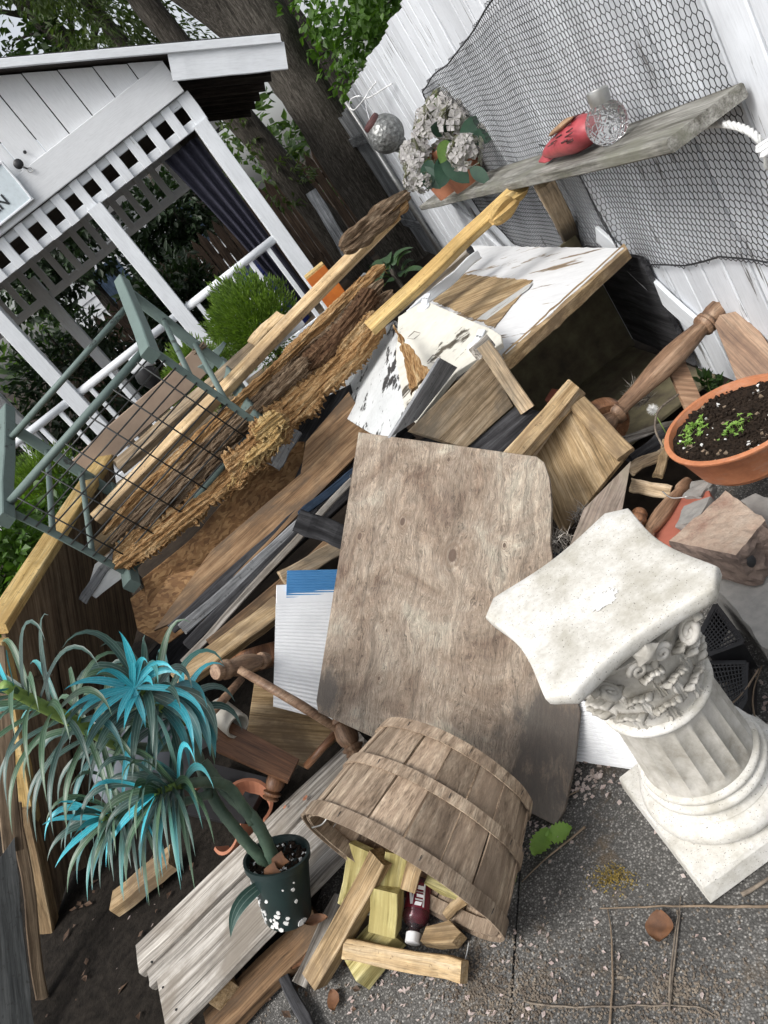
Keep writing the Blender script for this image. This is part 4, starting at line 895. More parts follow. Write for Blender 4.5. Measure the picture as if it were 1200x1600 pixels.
for i in range(0):
    x0 = -.75 + i * .22; y0 = 2.45 + R.uniform(-.1, .35)
    tag(board('buried_plank', (x0, y0, .08 + R.uniform(0, .25)), (x0 + R.uniform(.5, .9), y0 + R.uniform(.3, .7), .12 + R.uniform(0, .3)), .12, .03, R.choice((m_dark_wood, m_ply_brown)), up=(0, -.5, 1)), 'dark plank buried in the shaded pile, %s from the left' % ('first', 'second', 'third', 'fourth', 'fifth', 'sixth')[i], 'lumber', 'planks buried in the pile')
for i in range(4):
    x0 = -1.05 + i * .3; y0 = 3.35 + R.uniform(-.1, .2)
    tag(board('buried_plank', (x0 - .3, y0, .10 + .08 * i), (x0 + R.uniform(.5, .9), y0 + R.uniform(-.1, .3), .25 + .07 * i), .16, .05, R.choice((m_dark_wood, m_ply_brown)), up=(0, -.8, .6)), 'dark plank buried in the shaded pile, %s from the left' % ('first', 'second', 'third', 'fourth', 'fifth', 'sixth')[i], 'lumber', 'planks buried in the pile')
# metal capped white board end at the left
e0 = pl((190, 842, 3.12), (132, 935, 3.0), (205, 905, 3.05))
tag(sheet('capped_board', pts([(196, 838), (148, 882), (135, 925), (150, 935), (250, 860), (240, 830)], e0), .03, m_old_white, jag=.005), 'white board end with crumbling chip core under the wire rack', 'board')
lum('drip_strip', (128, 940, 2.98), (182, 862, 3.1), 15, .012, m_slate, 'bent grey metal edging strip at the left end of the pile', 'strip')
# ---------------------------------------------------------------- green wire rack
NN = [V((-.31, 2.99, 1.33)), V((-1.10, 2.93, 1.20)), V((-.97, 3.0, .69)), V((-.18, 3.06, .82))]
LV = V((.02, .93, .25)); FF = [p + LV for p in NN]
rk = thing('wire_rack', sum(NN, V()) / 4, 'green painted rack with wire mesh lying on its side on the pile', 'rack')
for i, p in enumerate(NN): board('leg', p - LV.normalized() * .04, p + LV * (1.0 if i in (0, 1) else .8), .052, .052, m_green_paint, parent=rk, up=(NN[0] - NN[3]), seg=4)
def rod(a, b, r=.012, nm='rod', m=m_green_paint): return tube(nm, [a, b], r, m, rk, 8)
K = LV.normalized()
rod(NN[0] + K * .06, NN[1] + K * .06, .016); rod(NN[2] + K * .06, NN[3] + K * .06, .015); rod(NN[0] + K * .62, NN[1] + K * .62, .014)
for a, b in ((0, 3), (1, 2)):
    board('rail', NN[a] + K * .05, NN[b] + K * .05, .028, .022, m_green_paint, parent=rk, seg=3); board('rail', NN[a] + K * .80, NN[b] + K * .72, .05, .025, m_green_paint, parent=rk, seg=3)
    for t in (.36, .68): rod((NN[a] + K * .05).lerp(NN[b] + K * .05, t), (NN[a] + K * .80).lerp(NN[b] + K * .72, t), .0125, 'spindle')
for i in range(11):
    t = (i + .5) / 11; tube('wire', [(NN[0] + K * .035).lerp(NN[3] + K * .035, t), (NN[1] + K * .035).lerp(NN[2] + K * .035, t)], .0032, m_wire, rk, 6)
for i in range(6):
    t = (i + .5) / 6; tube('wire', [(NN[0] + K * .03).lerp(NN[1] + K * .03, t), (NN[3] + K * .03).lerp(NN[2] + K * .03, t)], .0032, m_wire, rk, 6)
lum('tan_board', (122, 738, 3.95), (318, 562, 4.0), 40, .02, m_tan, 'flat tan board standing behind the wire rack mesh', 'board')
lum('green_offcut', (318, 580, 3.9), (352, 535, 3.85), 20, .02, m_green_paint, 'pale green pointed offcut tied to the rack spindle', 'board', taper=.3)
lt = thing('lantern', P(215, 575, y=4.2), 'small white and black lantern hanging behind the rack', 'lantern')
lathe('cap', [(0, .02), (.3, .05), (1, .055)], P(204, 580, y=4.2), P(232, 556, y=4.2), m_white, lt, 12); lathe('globe', [(0, .055), (.4, .065), (1, .03)], P(222, 575, y=4.2), P(246, 605, y=4.2), m_black, lt, 12)
tie = P(312, 545, y=3.72); tag(tube('string_tie', [tie + V((.035 * math.cos(a * .8), .03 * math.sin(a * .8), .012 * math.sin(a * .5))) for a in range(18)], .004, m_twig), 'tan string wound round a rack spindle', 'string')
# ---------------------------------------------------------------- plywood bin wall on the left
C0 = P(2, 990, y=2.6); C1 = P(176, 715, y=4.0); C2 = P(84, 1450, z=0)
wn = (C1 - C0).cross(C2 - C0).normalized(); wn = wn if wn.x > 0 else -wn
bw = thing('plywood_bin', (C2.x, C2.y, 0), 'leaning plywood bin side capped with yellow lumber at the left', 'bin')
E1 = (C1 - C0); E2 = (C2 - C0)
sheet('plywood_side', [C0 + E1 * .02, C0 + E1, C0 + E1 + E2 * .8, C0 + E1 * .02 + E2], .015, m_binply, grain=E2, parent=bw)
board('cap_rail', C0 - E1 * .0 - wn * .02 - E2 * .015, C1 - wn * .02 - E2 * .015, .085, .04, m_pine_yellow, up=-E2, parent=bw, seg=8)
board('corner_post', C0 - wn * .03 + E2 * .02, C0 - wn * .03 + E2 * .62, .09, .05, m_pine_yellow, up=-E1, parent=bw, jag=(0, .03))
board('corner_post', C0 - wn * .03 + E2 * .55 - E1 * .01, C2 - wn * .03, .075, .06, m_pine_dark, up=-E1, parent=bw)
board('corner_post', C0 + E1 * .12 + wn * .03 + E2 * .25, C0 + E1 * .16 + wn * .03 + E2 * .98, .08, .045, m_binply, up=-E1, parent=bw)
board('side_batten', C0 + E1 * .3 + wn * .02 + E2 * .3, C0 + E1 * .3 + wn * .02 + E2 * .97, .1, .02, m_binply, up=wn, parent=bw)
q0 = pl((22, 1310, 2.3), (52, 1600, 1.95), (-60, 1420, 2.15))
tag(sheet('slate_panel', pts([(23, 1308), (54, 1605), (40, 1660), (-120, 1660), (-120, 1500)], q0), .014, m_slate_shaded, jag=.004, grain=grain_of(q0, (22, 1310), (52, 1600))), 'grey panel toned dark for shade, leaning in the bottom left corner', 'panel')
lum('bin_stake', (25, 1255, 2.42), (66, 1560, 2.1), 18, .03, m_binply, 'thin brown stake standing behind the dark grey panel', 'stake')
lum('bin_stake', (-8, 1010, 2.55), (20, 1330, 2.3), 30, .03, m_binply, 'brown stake at the left edge beside the corner post', 'stake')
# ---------------------------------------------------------------- pine drawer boxes under the door
da = pl((642, 672, 2.30), (759, 552, 2.50), (800, 630, 2.42))
dw = thing('broken_drawer', P(720, 640, y=2.35), 'open broken pine drawer below the cream door', 'drawer')
sheet('side_board', pts([(640, 672), (757, 553), (802, 634), (728, 700)], da), .016, m_pine_grey, grain=grain_of(da, (642, 672), (759, 552)), parent=dw)
a = P(754, 538, y=2.44); b = P(824, 640, y=2.36); board('corner_stile', a, b, SZ(a, 24), .035, m_pine_grey, parent=dw, seg=4)
a = P(757, 536, y=2.50); board('corner_top', P(742, 552, y=2.44), P(764, 533, y=2.47), .05, .03, m_grey_wood, parent=dw, seg=2)
db = pl((728, 700, 2.32), (824, 640, 2.38), (800, 716, 2.22)); sheet('bottom_board', pts([(722, 706), (806, 634), (856, 645), (838, 690), (800, 722)], db), .012, m_dark_wood, parent=dw)
dc = pl((905, 620, 2.28), (986, 704, 2.02), (882, 832, 1.98))
dw2 = thing('upturned_drawer', P(880, 730, y=2.1), 'upturned pine drawer with framed front beside the plywood sheet', 'drawer')
sheet('front_panel', pts([(828, 716), (904, 628), (982, 706), (878, 834), (858, 800), (852, 740)], dc), .016, m_pine_old, grain=grain_of(dc, (828, 716), (880, 830)), parent=dw2)
nn_ = dc[1] if dc[1].dot(V((0, 0, EYE)) - dc[0]) > 0 else -dc[1]
board('front_rail', PP(903, 634, *dc) + nn_ * .012, PP(979, 714, *dc) + nn_ * .012, SZ(dc[0], 29), .02, m_pine_old, up=nn_, parent=dw2, seg=4)
board('side_lip', P(895, 604, y=2.30), P(797, 715, y=2.12), SZ(dc[0], 24), .03, m_pine, parent=dw2, seg=5)
board('side_lip', P(908, 615, y=2.31), P(812, 722, y=2.13), SZ(dc[0], 14), .03, m_pine_old, parent=dw2, seg=5)
sd_ = pl((830, 712, 2.14), (900, 612, 2.3), (845, 650, 2.5)); sheet('far_side', pts([(826, 716), (902, 612), (880, 600), (800, 705)], sd_), .014, m_pine_grey, parent=dw2)
# offcut of the same plywood beside the drawer
oc = pl((984, 722, 2.0), (895, 850, 1.75), (955, 850, 1.72))
tag(sheet('plywood_offcut', pts([(986, 720), (912, 795), (880, 880), (955, 880), (972, 800)], oc), .016, m_ply, grain=grain_of(oc, (984, 722), (925, 850))), 'narrow weathered plywood offcut between drawer and pedestal', 'plywood')
# ---------------------------------------------------------------- big plywood sheet
pp0 = P(870, 1290, z=.012); pn = V((-.1, -.55, .83)).normalized()
edge = [(560, 675), (700, 694), (838, 713), (850, 722), (858, 745), (862, 785), (860, 850), (880, 980), (906, 1112), (898, 1190), (882, 1265), (868, 1290), (740, 1225), (600, 1160), (497, 1113), (494, 1095), (525, 900)]
ps_ = tag(sheet('plywood_sheet', [PP(u, v, pp0, pn) for u, v in edge], .018, m_ply, grain=PP(640, 1150, pp0, pn) - PP(700, 700, pp0, pn)), 'large weathered plywood sheet with knots and one rounded corner', 'plywood')
li = WM[ps_.name].inverted(); kn = []; mo = []
for u, v, r in ((707, 868, .014), (629, 815, .009), (562, 838, .008), (701, 718, .005), (788, 852, .005), (604, 985, .003), (592, 1060, .004)): p = li @ PP(u, v, pp0, pn); kn.append((p.x, p.y, r))
for u, v, r in ((868, 1150, .16), (830, 1250, .13), (500, 1080, .08), (870, 1000, .06)): p = li @ PP(u, v, pp0, pn); mo.append((p.x, p.y, r))
ps_.data.materials[0] = plysheet('plywood_face', kn, mo)
# ---------------------------------------------------------------- ribbed white plastic panels and blue panel
def ribbed(name, A, B, C, D, mat, label, nr, amp=.0018, th=.008):
    "A,B top corners, D,C bottom corners; nr ribs across"
    A, B, C, D = map(V, (A, B, C, D)); n = (B - A).cross(D - A).normalized(); n = n if n.dot(V((0, 0, EYE)) - A) > 0 else -n; vs = []; fs = []
    N = nr * 4
    for i in range(N + 1):
        t = i / N; o = n * amp * (1 if i % 4 in (1, 2) else -1); a = A.lerp(D, t); b = B.lerp(C, t)
        vs += [a + o, b + o, a - n * th, b - n * th]
    for i in range(N):
        k = i * 4; fs += [(k, k+1, k+5, k+4), (k+2, k+6, k+7, k+3), (k, k+4, k+6, k+2), (k+1, k+3, k+7, k+5)]
    fs += [(0, 2, 3, 1), (N*4, N*4+1, N*4+3, N*4+2)]
    c = (A + C) / 2; m = Matrix.Translation(c)
    return tag(mesh(name, [v - c for v in vs], fs, mat, None, m), label, 'panel')
cp = pl((432, 930, 2.50), (540, 925, 2.50), (428, 1104, 2.12))
ribbed('ribbed_plastic_board', *pts([(431, 942), (548, 938), (528, 1128), (427, 1102)], cp), m_corr, 'white ribbed plastic panel tucked under the left edge of the plywood', 30)
cp2 = pl((432, 915, 2.53), (540, 910, 2.53), (428, 1000, 2.36))
tag(sheet('plastic_board', pts([(432, 914), (546, 908), (544, 960), (431, 962)], cp2), .008, m_corr), 'plain white plastic panel edge above the ribbed panel', 'panel')
cp3 = pl((448, 890, 2.56), (540, 888, 2.56), (448, 960, 2.45))
ribbed('blue_plastic_board', *pts([(449, 891), (546, 889), (545, 940), (447, 940)], cp3), m_blue, 'blue ribbed plastic panel standing behind the white panels', 12)
ribbed('ribbed_plastic_board', P(870, 1085, z=.13), P(1000, 1118, z=.13), P(1012, 1206, z=.02), P(876, 1186, z=.02), m_corr, 'white ribbed plastic panel showing behind the pedestal shaft', 16)
# ---------------------------------------------------------------- classical pedestal
PC = V((.205, 1.16, 0)); PHT = .655
ped = thing('pedestal', PC, 'white plaster classical column pedestal with carved capital', 'pedestal')
pm = Matrix.Translation(PC) @ Matrix.Rotation(rad(-2), 4, 'Z')
def sq(h0, h1, s0, s1, name, mat, bev=.008):
    vs = []; fs = []
    for z, s in ((h0, s0), (h0 + bev, s0 + bev * .6), (h1 - bev, s1 + bev * .6), (h1, s1)):
        for x, y in ((-1, -1), (1, -1), (1, 1), (-1, 1)):
            for k in range(6):
                nx, ny = {(-1, -1): (1, -1), (1, -1): (1, 1), (1, 1): (-1, 1), (-1, 1): (-1, -1)}[(x, y)]
                t = k / 6; vs.append(((x + (nx - x) * t) * s + .002 * nz((x + k, y, z * 9)), (y + (ny - y) * t) * s + .002 * nz((y + k, x, z * 9)), z))
    n = 24
    for i in range(3):
        for k in range(n): fs.append((i*n+k, i*n+(k+1) % n, (i+1)*n+(k+1) % n, (i+1)*n+k))
    fs += [tuple(range(n-1, -1, -1)), tuple(range(3*n, 4*n))]
    return mesh(name, vs, fs, mat, ped, pm)
sq(0, .055, .168, .162, 'plinth', m_plaster)
def zl(name, prof, mat, seg=48, fn=None):
    vs, fs = lathemesh([(z, r) for z, r in prof], seg, fn); vs = [(y, z_, x) for x, y, z_ in vs]
    o = mesh(name, vs, fs, mat, ped, pm, smooth=True); sharp(o, 55); return o
def torus(z, r, h): return [(z + h * .5 * (1 - math.cos(a * math.pi / 8)), r - h * .5 + h * .5 * math.sin(a * math.pi / 8)) for a in range(9)]
zl('base_moulding', [(.054, .13)] + torus(.055, .160, .058) + [(.115, .135), (.122, .128), (.132, .124)] + torus(.135, .136, .022) + [(.159, .124)] + torus(.16, .129, .016) + [(.178, .118)], m_plaster)
zl('shaft', [(.176, .118), (.182, .1175), (.188, .117), (.196, .1165), (.205, .116), (.25, .114), (.3, .1115), (.355, .109), (.366, .1085), (.374, .108)], m_plaster_grime, 160,
   lambda z, a: 1 if z < .183 or z > .370 else 1 - .055 * min(1, (z - .183) / .02, (.370 - z) / .02) * abs(math.sin(a * 10)) ** .7)
zl('neck_ring', torus(.372, .119, .018), m_plaster)
zl('bell', [(.388, .104), (.42, .106), (.49, .112), (.55, .124), (.585, .142), (.60, .15)], m_plaster_grime)
def acanthus(ang, z0, h, wd, r0, out):
    "leaf with a plain stem and a ribbed, curled-over fan tip"
    e = V((math.cos(ang), math.sin(ang), 0)); s = V((-e.y, e.x, 0)); n = 20; k = 28; vs = []; fs = []
    for i in range(n + 1):
        t = i / n; c = max(0, (t - .5) / .5); zz = z0 + h * (t - .10 * c ** 3); rr = r0 + .005 + out * (.12 * t + .88 * c ** 2.2)
        wv = wd * (.62 + .12 * math.sin(t * 22) * (1 - c) + .45 * math.sin(min(1, c * 1.25) * 1.9)) * (1 - .25 * c ** 4)
        for j in range(k + 1):
            u = j / k * 2 - 1; rib = (.0022 + .0014 * c) * math.cos(u * 5.5 * math.pi) + .0020 * math.cos(t * 30 + 6 * abs(u)) * (1 - c) * abs(u); vein = -.004 * math.exp(-(u / .12) ** 2)
            vs.append(e * (rr - .014 * u * u + rib + vein) + s * wv * u + V((0, 0, zz - .016 * u * u * c + rib * c)))
    for i in range(n):
        for j in range(k): a = i*(k+1)+j; fs.append((a, a+1, a+k+2, a+k+1))
    o = mesh('acanthus_leaf', vs, fs, m_plaster_grime, ped, pm, smooth=True); md = o.modifiers.new('t', 'SOLIDIFY'); md.thickness = .006; md.offset = -1
for i in range(10): acanthus(i * math.pi / 5 + .2, .386, .070, .031, .104, .026)
for i in range(10): acanthus(i * math.pi / 5 + .2 + math.pi / 10, .415, .095, .029, .106, .034)
for i in range(10): acanthus(i * math.pi / 5 + .25, .455, .100, .024, .108, .040)
def volute(ang, r, z, sgn, rad_=.030):
    e = V((math.cos(ang), math.sin(ang), 0)); s = V((-e.y, e.x, 0)) * sgn; q = []; rs_ = []
    for i in range(34):
        t = i / 33; a = t * 4.2 * math.pi; rr = rad_ * (1 - t * .86); q.append(e * r + e * rr * math.cos(a) * .8 + s * (.03 - rr * math.sin(a) * .35 + .006 * t) + V((0, 0, z + rr * math.sin(a + .8)))); rs_.append(.0088 * (1 - .35 * t))
    vs, fs = tubemesh(q, rs_, 8); mesh('volute', vs, fs, m_plaster_grime, ped, pm, smooth=True)
    q = curve([e * (r - .02) + s * .034 + V((0, 0, z + .028)), e * (r - .045) + s * .06 + V((0, 0, z + .014)), e * (r - .065) + s * .085 + V((0, 0, z - .02)), e * (r - .075) + s * .09 + V((0, 0, z - .06))], 6)
    vs, fs = tubemesh(q, [.010] * 6 + [.008] * (len(q) - 6), 8); mesh('scroll_stem', vs, fs, m_plaster_grime, ped, pm, smooth=True)
for i in range(4):
    for s in (-1, 1): volute(math.pi / 4 + i * math.pi / 2, .158, .567, s)
for i in range(4):
    a = i * math.pi / 2; e = V((math.cos(a), math.sin(a), 0)); s = V((-e.y, e.x, 0))
    for sg_ in (-1, 1):
        q = [e * (.140) + s * sg_ * (.026 + .017 * (1 - t / 20) * math.cos(t * .55)) + V((0, 0, .572 + .017 * (1 - t / 20) * math.sin(t * .55))) for t in range(20)]
        vs, fs = tubemesh(q, .0065, 6); mesh('small_scroll', vs, fs, m_plaster_grime, ped, pm, smooth=True)
    lathe('fleuron', [(0, .02), (.5, .024), (1, .008)], pm @ (e * .142 + V((0, 0, .605))), pm @ (e * .166 + V((0, 0, .605))), m_plaster_grime, ped, 10, fn=lambda x, an: 1 + .18 * math.cos(an * 5))
def abacus():
    out = []; S = .198
    for i in range(4):
        a0 = math.pi / 4 + i * math.pi / 2; c0 = V((math.cos(a0), math.sin(a0))) * S * 1.30; a1 = a0 + math.pi / 2; c1 = V((math.cos(a1), math.sin(a1))) * S * 1.30; d = (c1 - c0).normalized(); nrm = V((d.y, -d.x))
        p0 = c0 + d * .036; p1 = c1 - d * .036
        for k in range(15):
            t = k / 15; p = p0.lerp(p1, t); out.append(p - nrm * .019 * math.sin(math.pi * t) ** 1.2)
        out.append(p1)
    n = len(out); vs = []; fs = []
    prof = [(.618, .93), (.622, .965), (.627, .978), (.632, .992), (.648, 1.0), (.654, .992), (.656, .978)]
    for z, s in prof:
        for p in out: vs.append((p.x * s, p.y * s, z + .0015 * nz((p.x * 9, p.y * 9, z))))
    for i in range(len(prof) - 1):
        for k in range(n): fs.append((i*n+k, i*n+(k+1) % n, (i+1)*n+(k+1) % n, (i+1)*n+k))
    b = (len(prof) - 1) * n; rings = 7                                   # gently uneven top
    for j in range(1, rings + 1):
        s = .978 * (1 - j / (rings + .35))
        for p in out: vs.append((p.x * s, p.y * s, .656 + .0018 * nz((p.x * s * 14, p.y * s * 14, 3))))
        o = b + j * n
        for k in range(n): fs.append((o-n+k, o-n+(k+1) % n, o+(k+1) % n, o+k))
    fs += [tuple(range(n-1, -1, -1)), tuple(range(b + rings * n, b + rings * n + n))]
    o = mesh('abacus', vs, fs, m_plaster, ped, pm, smooth=True); sharp(o, 60)
abacus()
c = P(941, 938, z=.6575); q = []
for k in range(60): a = k * 2 * math.pi / 60; r = .024 * (1 + .5 * nz((math.cos(a) * 2, math.sin(a) * 2, 3)) + .45 * nz((math.cos(a) * 7, math.sin(a) * 7, 1))); q.append((c.x + r * math.cos(a) * 1.1, c.y + r * math.sin(a) * .8, c.z))
mesh('paint_splash', [V(p) + V((0, 0, .0006)) for p in q] + [V(p) for p in q], [tuple(range(60))] + [(i, i+60, (i+1) % 60 + 60, (i+1) % 60) for i in range(60)], m_fleck, ped)
# ---------------------------------------------------------------- bushel basket lying on its side
K0 = V((-.475, 1.305, .262)); K1 = P(706, 1205, z=.275); KA = (K1 - K0).normalized(); BL = .276; K1 = K0 + KA * BL
bk = thing('bushel_basket', (K0.x, K0.y, 0), 'wooden bushel basket tipped on its side spilling wood blocks', 'basket')
bm = frame(K0, KA, (0, 0, 1)); RB = lambda t: .245 - .042 * t - .014 * t * t
NS = 18; SH = []
for k in range(NS):
    a0 = 2 * math.pi * (k - .472) / NS; a1 = 2 * math.pi * (k + .472) / NS; vs = []; fs = []; n = 9; mcol = 4
    off = .0035 if k % 2 else 0
    for lay in (0, -.004):
        for i in range(n + 1):
            t = i / n
            for j in range(mcol + 1):
                sft = .014 * nz((k * 3, t * 2, 4)); a = a0 + (a1 - a0) * j / mcol + sft; rr = RB(t) + off + lay + .003 * nz((k, t * 3, j)); vs.append((t * BL, rr * math.cos(a), rr * math.sin(a)))
    w_ = mcol + 1; b_ = (n + 1) * w_
    for i in range(n):
        for j in range(mcol): p = i*w_+j; fs += [(p, p+1, p+w_+1, p+w_), (b_+p, b_+p+w_, b_+p+w_+1, b_+p+1)]
        fs += [(i*w_, (i+1)*w_, b_+(i+1)*w_, b_+i*w_), (i*w_+mcol, b_+i*w_+mcol, b_+(i+1)*w_+mcol, (i+1)*w_+mcol)]
    for j in range(mcol): fs += [(j, b_+j, b_+j+1, j+1), (n*w_+j, n*w_+j+1, b_+n*w_+j+1, b_+n*w_+j)]
    mesh('slat', vs, fs, m_chip, bk, bm)
def hoop(t0, t1, dr, name, th=.006):
    seg = 64; vs = []; fs = []
    for k in range(seg):
        a = 2 * math.pi * k / seg
        for t, o in ((t0, dr), (t1, dr), (t1, dr + th), (t0, dr + th)):
            rr = RB(t) + o + .0018 * nz((math.cos(a) * 3, math.sin(a) * 3, t)); vs.append((t * BL + .004 * nz((math.cos(a) * 2, math.sin(a) * 2, 5)), rr * math.cos(a), rr * math.sin(a)))
    for k in range(seg):
        for j in range(4): p = k*4+j; q = k*4+(j+1) % 4; r = ((k+1) % seg)*4+(j+1) % 4; s = ((k+1) % seg)*4+j; fs.append((p, q, r, s))
    return mesh(name, vs, fs, m_chip, bk, bm)
hoop(-.02, .105, .0045, 'rim_hoop'); hoop(.0, .11, -.0105, 'rim_hoop', .005); hoop(.50, .595, .0045, 'hoop'); hoop(.90, 1.0, .0045, 'hoop')
vs, fs = lathemesh([(BL * .97, .012), (BL * .97, RB(1) - .006), (BL * .985, RB(1) - .006), (BL * .985, .012)], 40); mesh('bottom', vs, fs, m_chip, bk, bm)
for k in range(24):
    a = k * 2 * math.pi / 24 + .1
    for t in (.045, .55, .95):
        p = bm @ V((t * BL, (RB(t) + .0112) * math.cos(a), (RB(t) + .0112) * math.sin(a))); d = (bm.to_3x3() @ V((1, 0, 0))).normalized()
        if k % 3 == 0: tube('staple', [p - d * .006, p + d * .006], .0009, m_wire, bk, 4)
w_ = [P(488, 1293, z=.48), P(503, 1288, z=.50), P(512, 1275, z=.51), P(508, 1268, z=.51)]
tube('wire_handle', curve(w_, 6), .0018, m_silver, bk, 6)
tube('wire_handle', curve([P(733, 1470, z=.02), P(728, 1495, z=.012), P(722, 1502, z=.012), P(695, 1490, z=.01)], 6), .0018, m_silver, bk, 6)
# ---------------------------------------------------------------- blocks and bottle spilling from the basket
def blk(name, a, b, za, zb, wpx, t, mat, label, up=None, **k):
    A = P(*a, z=za); B = P(*b, z=zb); return tag(board(name, A, B, SZ((A + B) / 2, wpx), t, mat, up=up, bev=.002, **k), label, 'wood block')
blk('wood_block', (598, 1338), (492, 1530), .20, .045, 34, .05, m_pine_old, 'long old brown stick running from the basket mouth to the ground', up=(-.3, -.5, .8), seg=6)
blk('wood_block', (530, 1400), (470, 1540), .05, .03, 24, .03, m_grey_wood, 'grey weathered stick under the long brown stick', seg=4)
blk('wood_block', (566, 1322), (548, 1415), .22, .10, 40, .02, m_treated, 'flat yellow green board leaning inside the basket mouth', up=(-.3, -.7, .5), seg=3)
blk('wood_block', (606, 1384), (602, 1452), .15, .075, 46, .05, m_treated, 'square green treated block beside the bottle', up=(-.2, -.75, .6), seg=2)
blk('wood_block', (620, 1330), (608, 1400), .18, .12, 36, .04, m_treated, 'treated block deep inside the basket behind the square block', seg=2)
blk('wood_block', (612, 1450), (556, 1520), .045, .035, 58, .05, m_treated, 'thick green treated block lying under the pale crossbar', up=(0, 0, 1), seg=3)
blk('wood_block', (542, 1482), (726, 1518), .085, .035, 30, .035, m_pine, 'pale split crossbar lying across the front of the blocks', up=(-.1, -.45, .9), seg=8, warp=.004)
blk('wood_block', (548, 1450), (586, 1442), .04, .04, 40, .03, m_ply_brown, 'dark brown offcut between long stick and square block', seg=2)
blk('wood_block', (655, 1330), (640, 1385), .22, .13, 26, .03, m_pine_old, 'brown block in shadow at the top of the basket mouth', seg=2)
blk('wood_block', (700, 1428), (728, 1402), .03, .10, 16, .02, m_pine_old, 'thin dark stick leaning inside the basket right of the bottle', seg=2)
blk('wood_block', (668, 1372), (722, 1400), .12, .09, 22, .012, m_treated, 'pale thin strip under the rim beside the bottle', seg=2)
bl_ = [P(u, v, z=.045) for u, v in ((656, 1470), (665, 1447), (702, 1437), (720, 1456), (706, 1472), (680, 1474))]
tag(sheet('bark_chip', bl_, .03, m_pine_old, jag=.003), 'chipped pale wood wedge beside the bottle cap', 'wood block')
tag(sheet('paper_tag', [P(u, v, z=.09) for u, v in ((579, 1402), (584, 1404), (581, 1428), (574, 1430))], .001, m_corr), 'small white paper tag stuck between the blocks', 'paper')
BA = P(646, 1462, z=.045); BBp = P(657, 1376, z=.062)
bt = thing('juice_bottle', BA, 'plastic juice bottle with white cap lying in the basket mouth', 'bottle')
Lb = (BBp - BA).length
lathe('body', [(.0, .013), (.10, .013), (.13, .014), (.22, .027), (.30, .033), (.36, .0335), (.38, .032), (.9, .032), (.93, .0335), (.98, .032), (1, .022)], BA, BBp, m_bottle, bt, 28)
lathe('juice', [(.24, .020), (.32, .0295), (.95, .0295), (.98, .02)], BA + V((0, 0, -.002)), BBp + V((0, 0, -.002)), m_juice, bt, 24)
lathe('cap', [(0, .016), (.05, .018), (.95, .018), (1, .0165)], BA - (BBp - BA).normalized() * .018, BA + (BBp - BA).normalized() * .006, m_corr, bt, 32, fn=lambda x, a: 1 + .02 * math.cos(a * 24))
lb_ = lathe('label_band', [(.42, .0325), (.425, .0328), (.88, .0328), (.885, .0325)], BA, BBp, m_juice, bt, 32)
ax = (BBp - BA).normalized(); nv = (V((0, 0, EYE)) - BA); nv = (nv - ax * nv.dot(ax)).normalized(); sv = ax.cross(nv)
for k, (t0, t1, a0, wd) in enumerate(((.45, .86, .50, .004), (.46, .52, .12, .016), (.55, .58, .12, .020), (.61, .66, .12, .018), (.69, .72, .12, .020), (.75, .82, .12, .017), (.48, .85, -.35, .003), (.48, .7, -.55, .006))):
    c0 = BA + ax * Lb * t0; c1 = BA + ax * Lb * t1; dv = nv * math.cos(a0) + sv * math.sin(a0); board('label_print', c0 + dv * .0333, c1 + dv * .0333, wd, .0012, m_corr, up=dv, parent=bt, seg=1)
# ---------------------------------------------------------------- grey plank platform
pz = .125
A0, A1 = P(207, 1483, z=pz), P(268, 1606, z=pz); B0 = P(556, 1148, z=pz); B1 = B0 + (A1 - A0) * .93
wd_ = (A1 - A0).length; u_ = (A1 - A0).normalized(); acc = 0; GP = []
for k, (fr, mt, lb, dz, e) in enumerate(((.30, m_grey_wood, 'grey weathered plank at the far side of the platform', .004, 0), (.17, m_grey_wood, 'narrow split grey plank in the middle of the platform', -.006, .02), (.50, m_grey_wood, 'wide grey weathered plank under the dark green pot', 0, .0))):
    s0 = A0.lerp(A1, acc + fr / 2 + .005) ; s1 = B0.lerp(B1, acc + fr / 2 + .005) - (B0 - A0).normalized() * e
    pk = tag(board('grey_plank', s0 + V((0, 0, dz - .015)), s1 + V((0, 0, dz - .015)), wd_ * fr, .028, mt, up=(0, 0, 1), seg=14, warp=.0022, jag=(.006, .02)), lb, 'plank', 'grey platform planks'); GP.append(pk); acc += fr + .012
for t, w in ((.03, .1), (.035, .3), (.03, .62), (.034, .9), (.70, .15), (.71, .6), (.72, .88), (.5, .75)):
    c = A0.lerp(B0, t).lerp(A1.lerp(B1, t), w) ; lathe('nail_head', [(0, .0028), (.7, .0034), (1, .002)], c + V((0, 0, -.004)), c + V((0, 0, .0025)), m_wire, GP[0 if w < .31 else (1 if w < .47 else 2)], 8)
for t in (.15, .75): 
    s = A0.lerp(B0, t); tag(board('cross_bearer', s + V((0, 0, -.06)), s + (A1 - A0) * .97 + V((0, 0, -.06)), .07, .062, m_pine_old, up=(0, 0, 1)), 'bearer block under the ' + ('near' if t < .5 else 'far') + ' end of the grey planks', 'lumber')
a = P(330, 1612, z=.03); b = P(500, 1440, z=.03); tag(board('dark_plank', a, b, .11, .035, m_ply_brown, up=(0, 0, 1), seg=8), 'dark wet plank on the ground beside the grey platform', 'plank')
tag(board('rotten_stick', P(436, 1512, z=.03), P(500, 1640, z=.02), .03, .025, m_dark_wood, seg=6, warp=.003), 'dark broken stick at the bottom edge of the picture', 'stick')
tag(board('log_stub', P(182, 1412, z=.05), P(272, 1340, z=.07), .085, .05, m_pine_old, up=(0, 0, 1)), 'rounded brown timber end on the dark soil behind the platform', 'lumber')
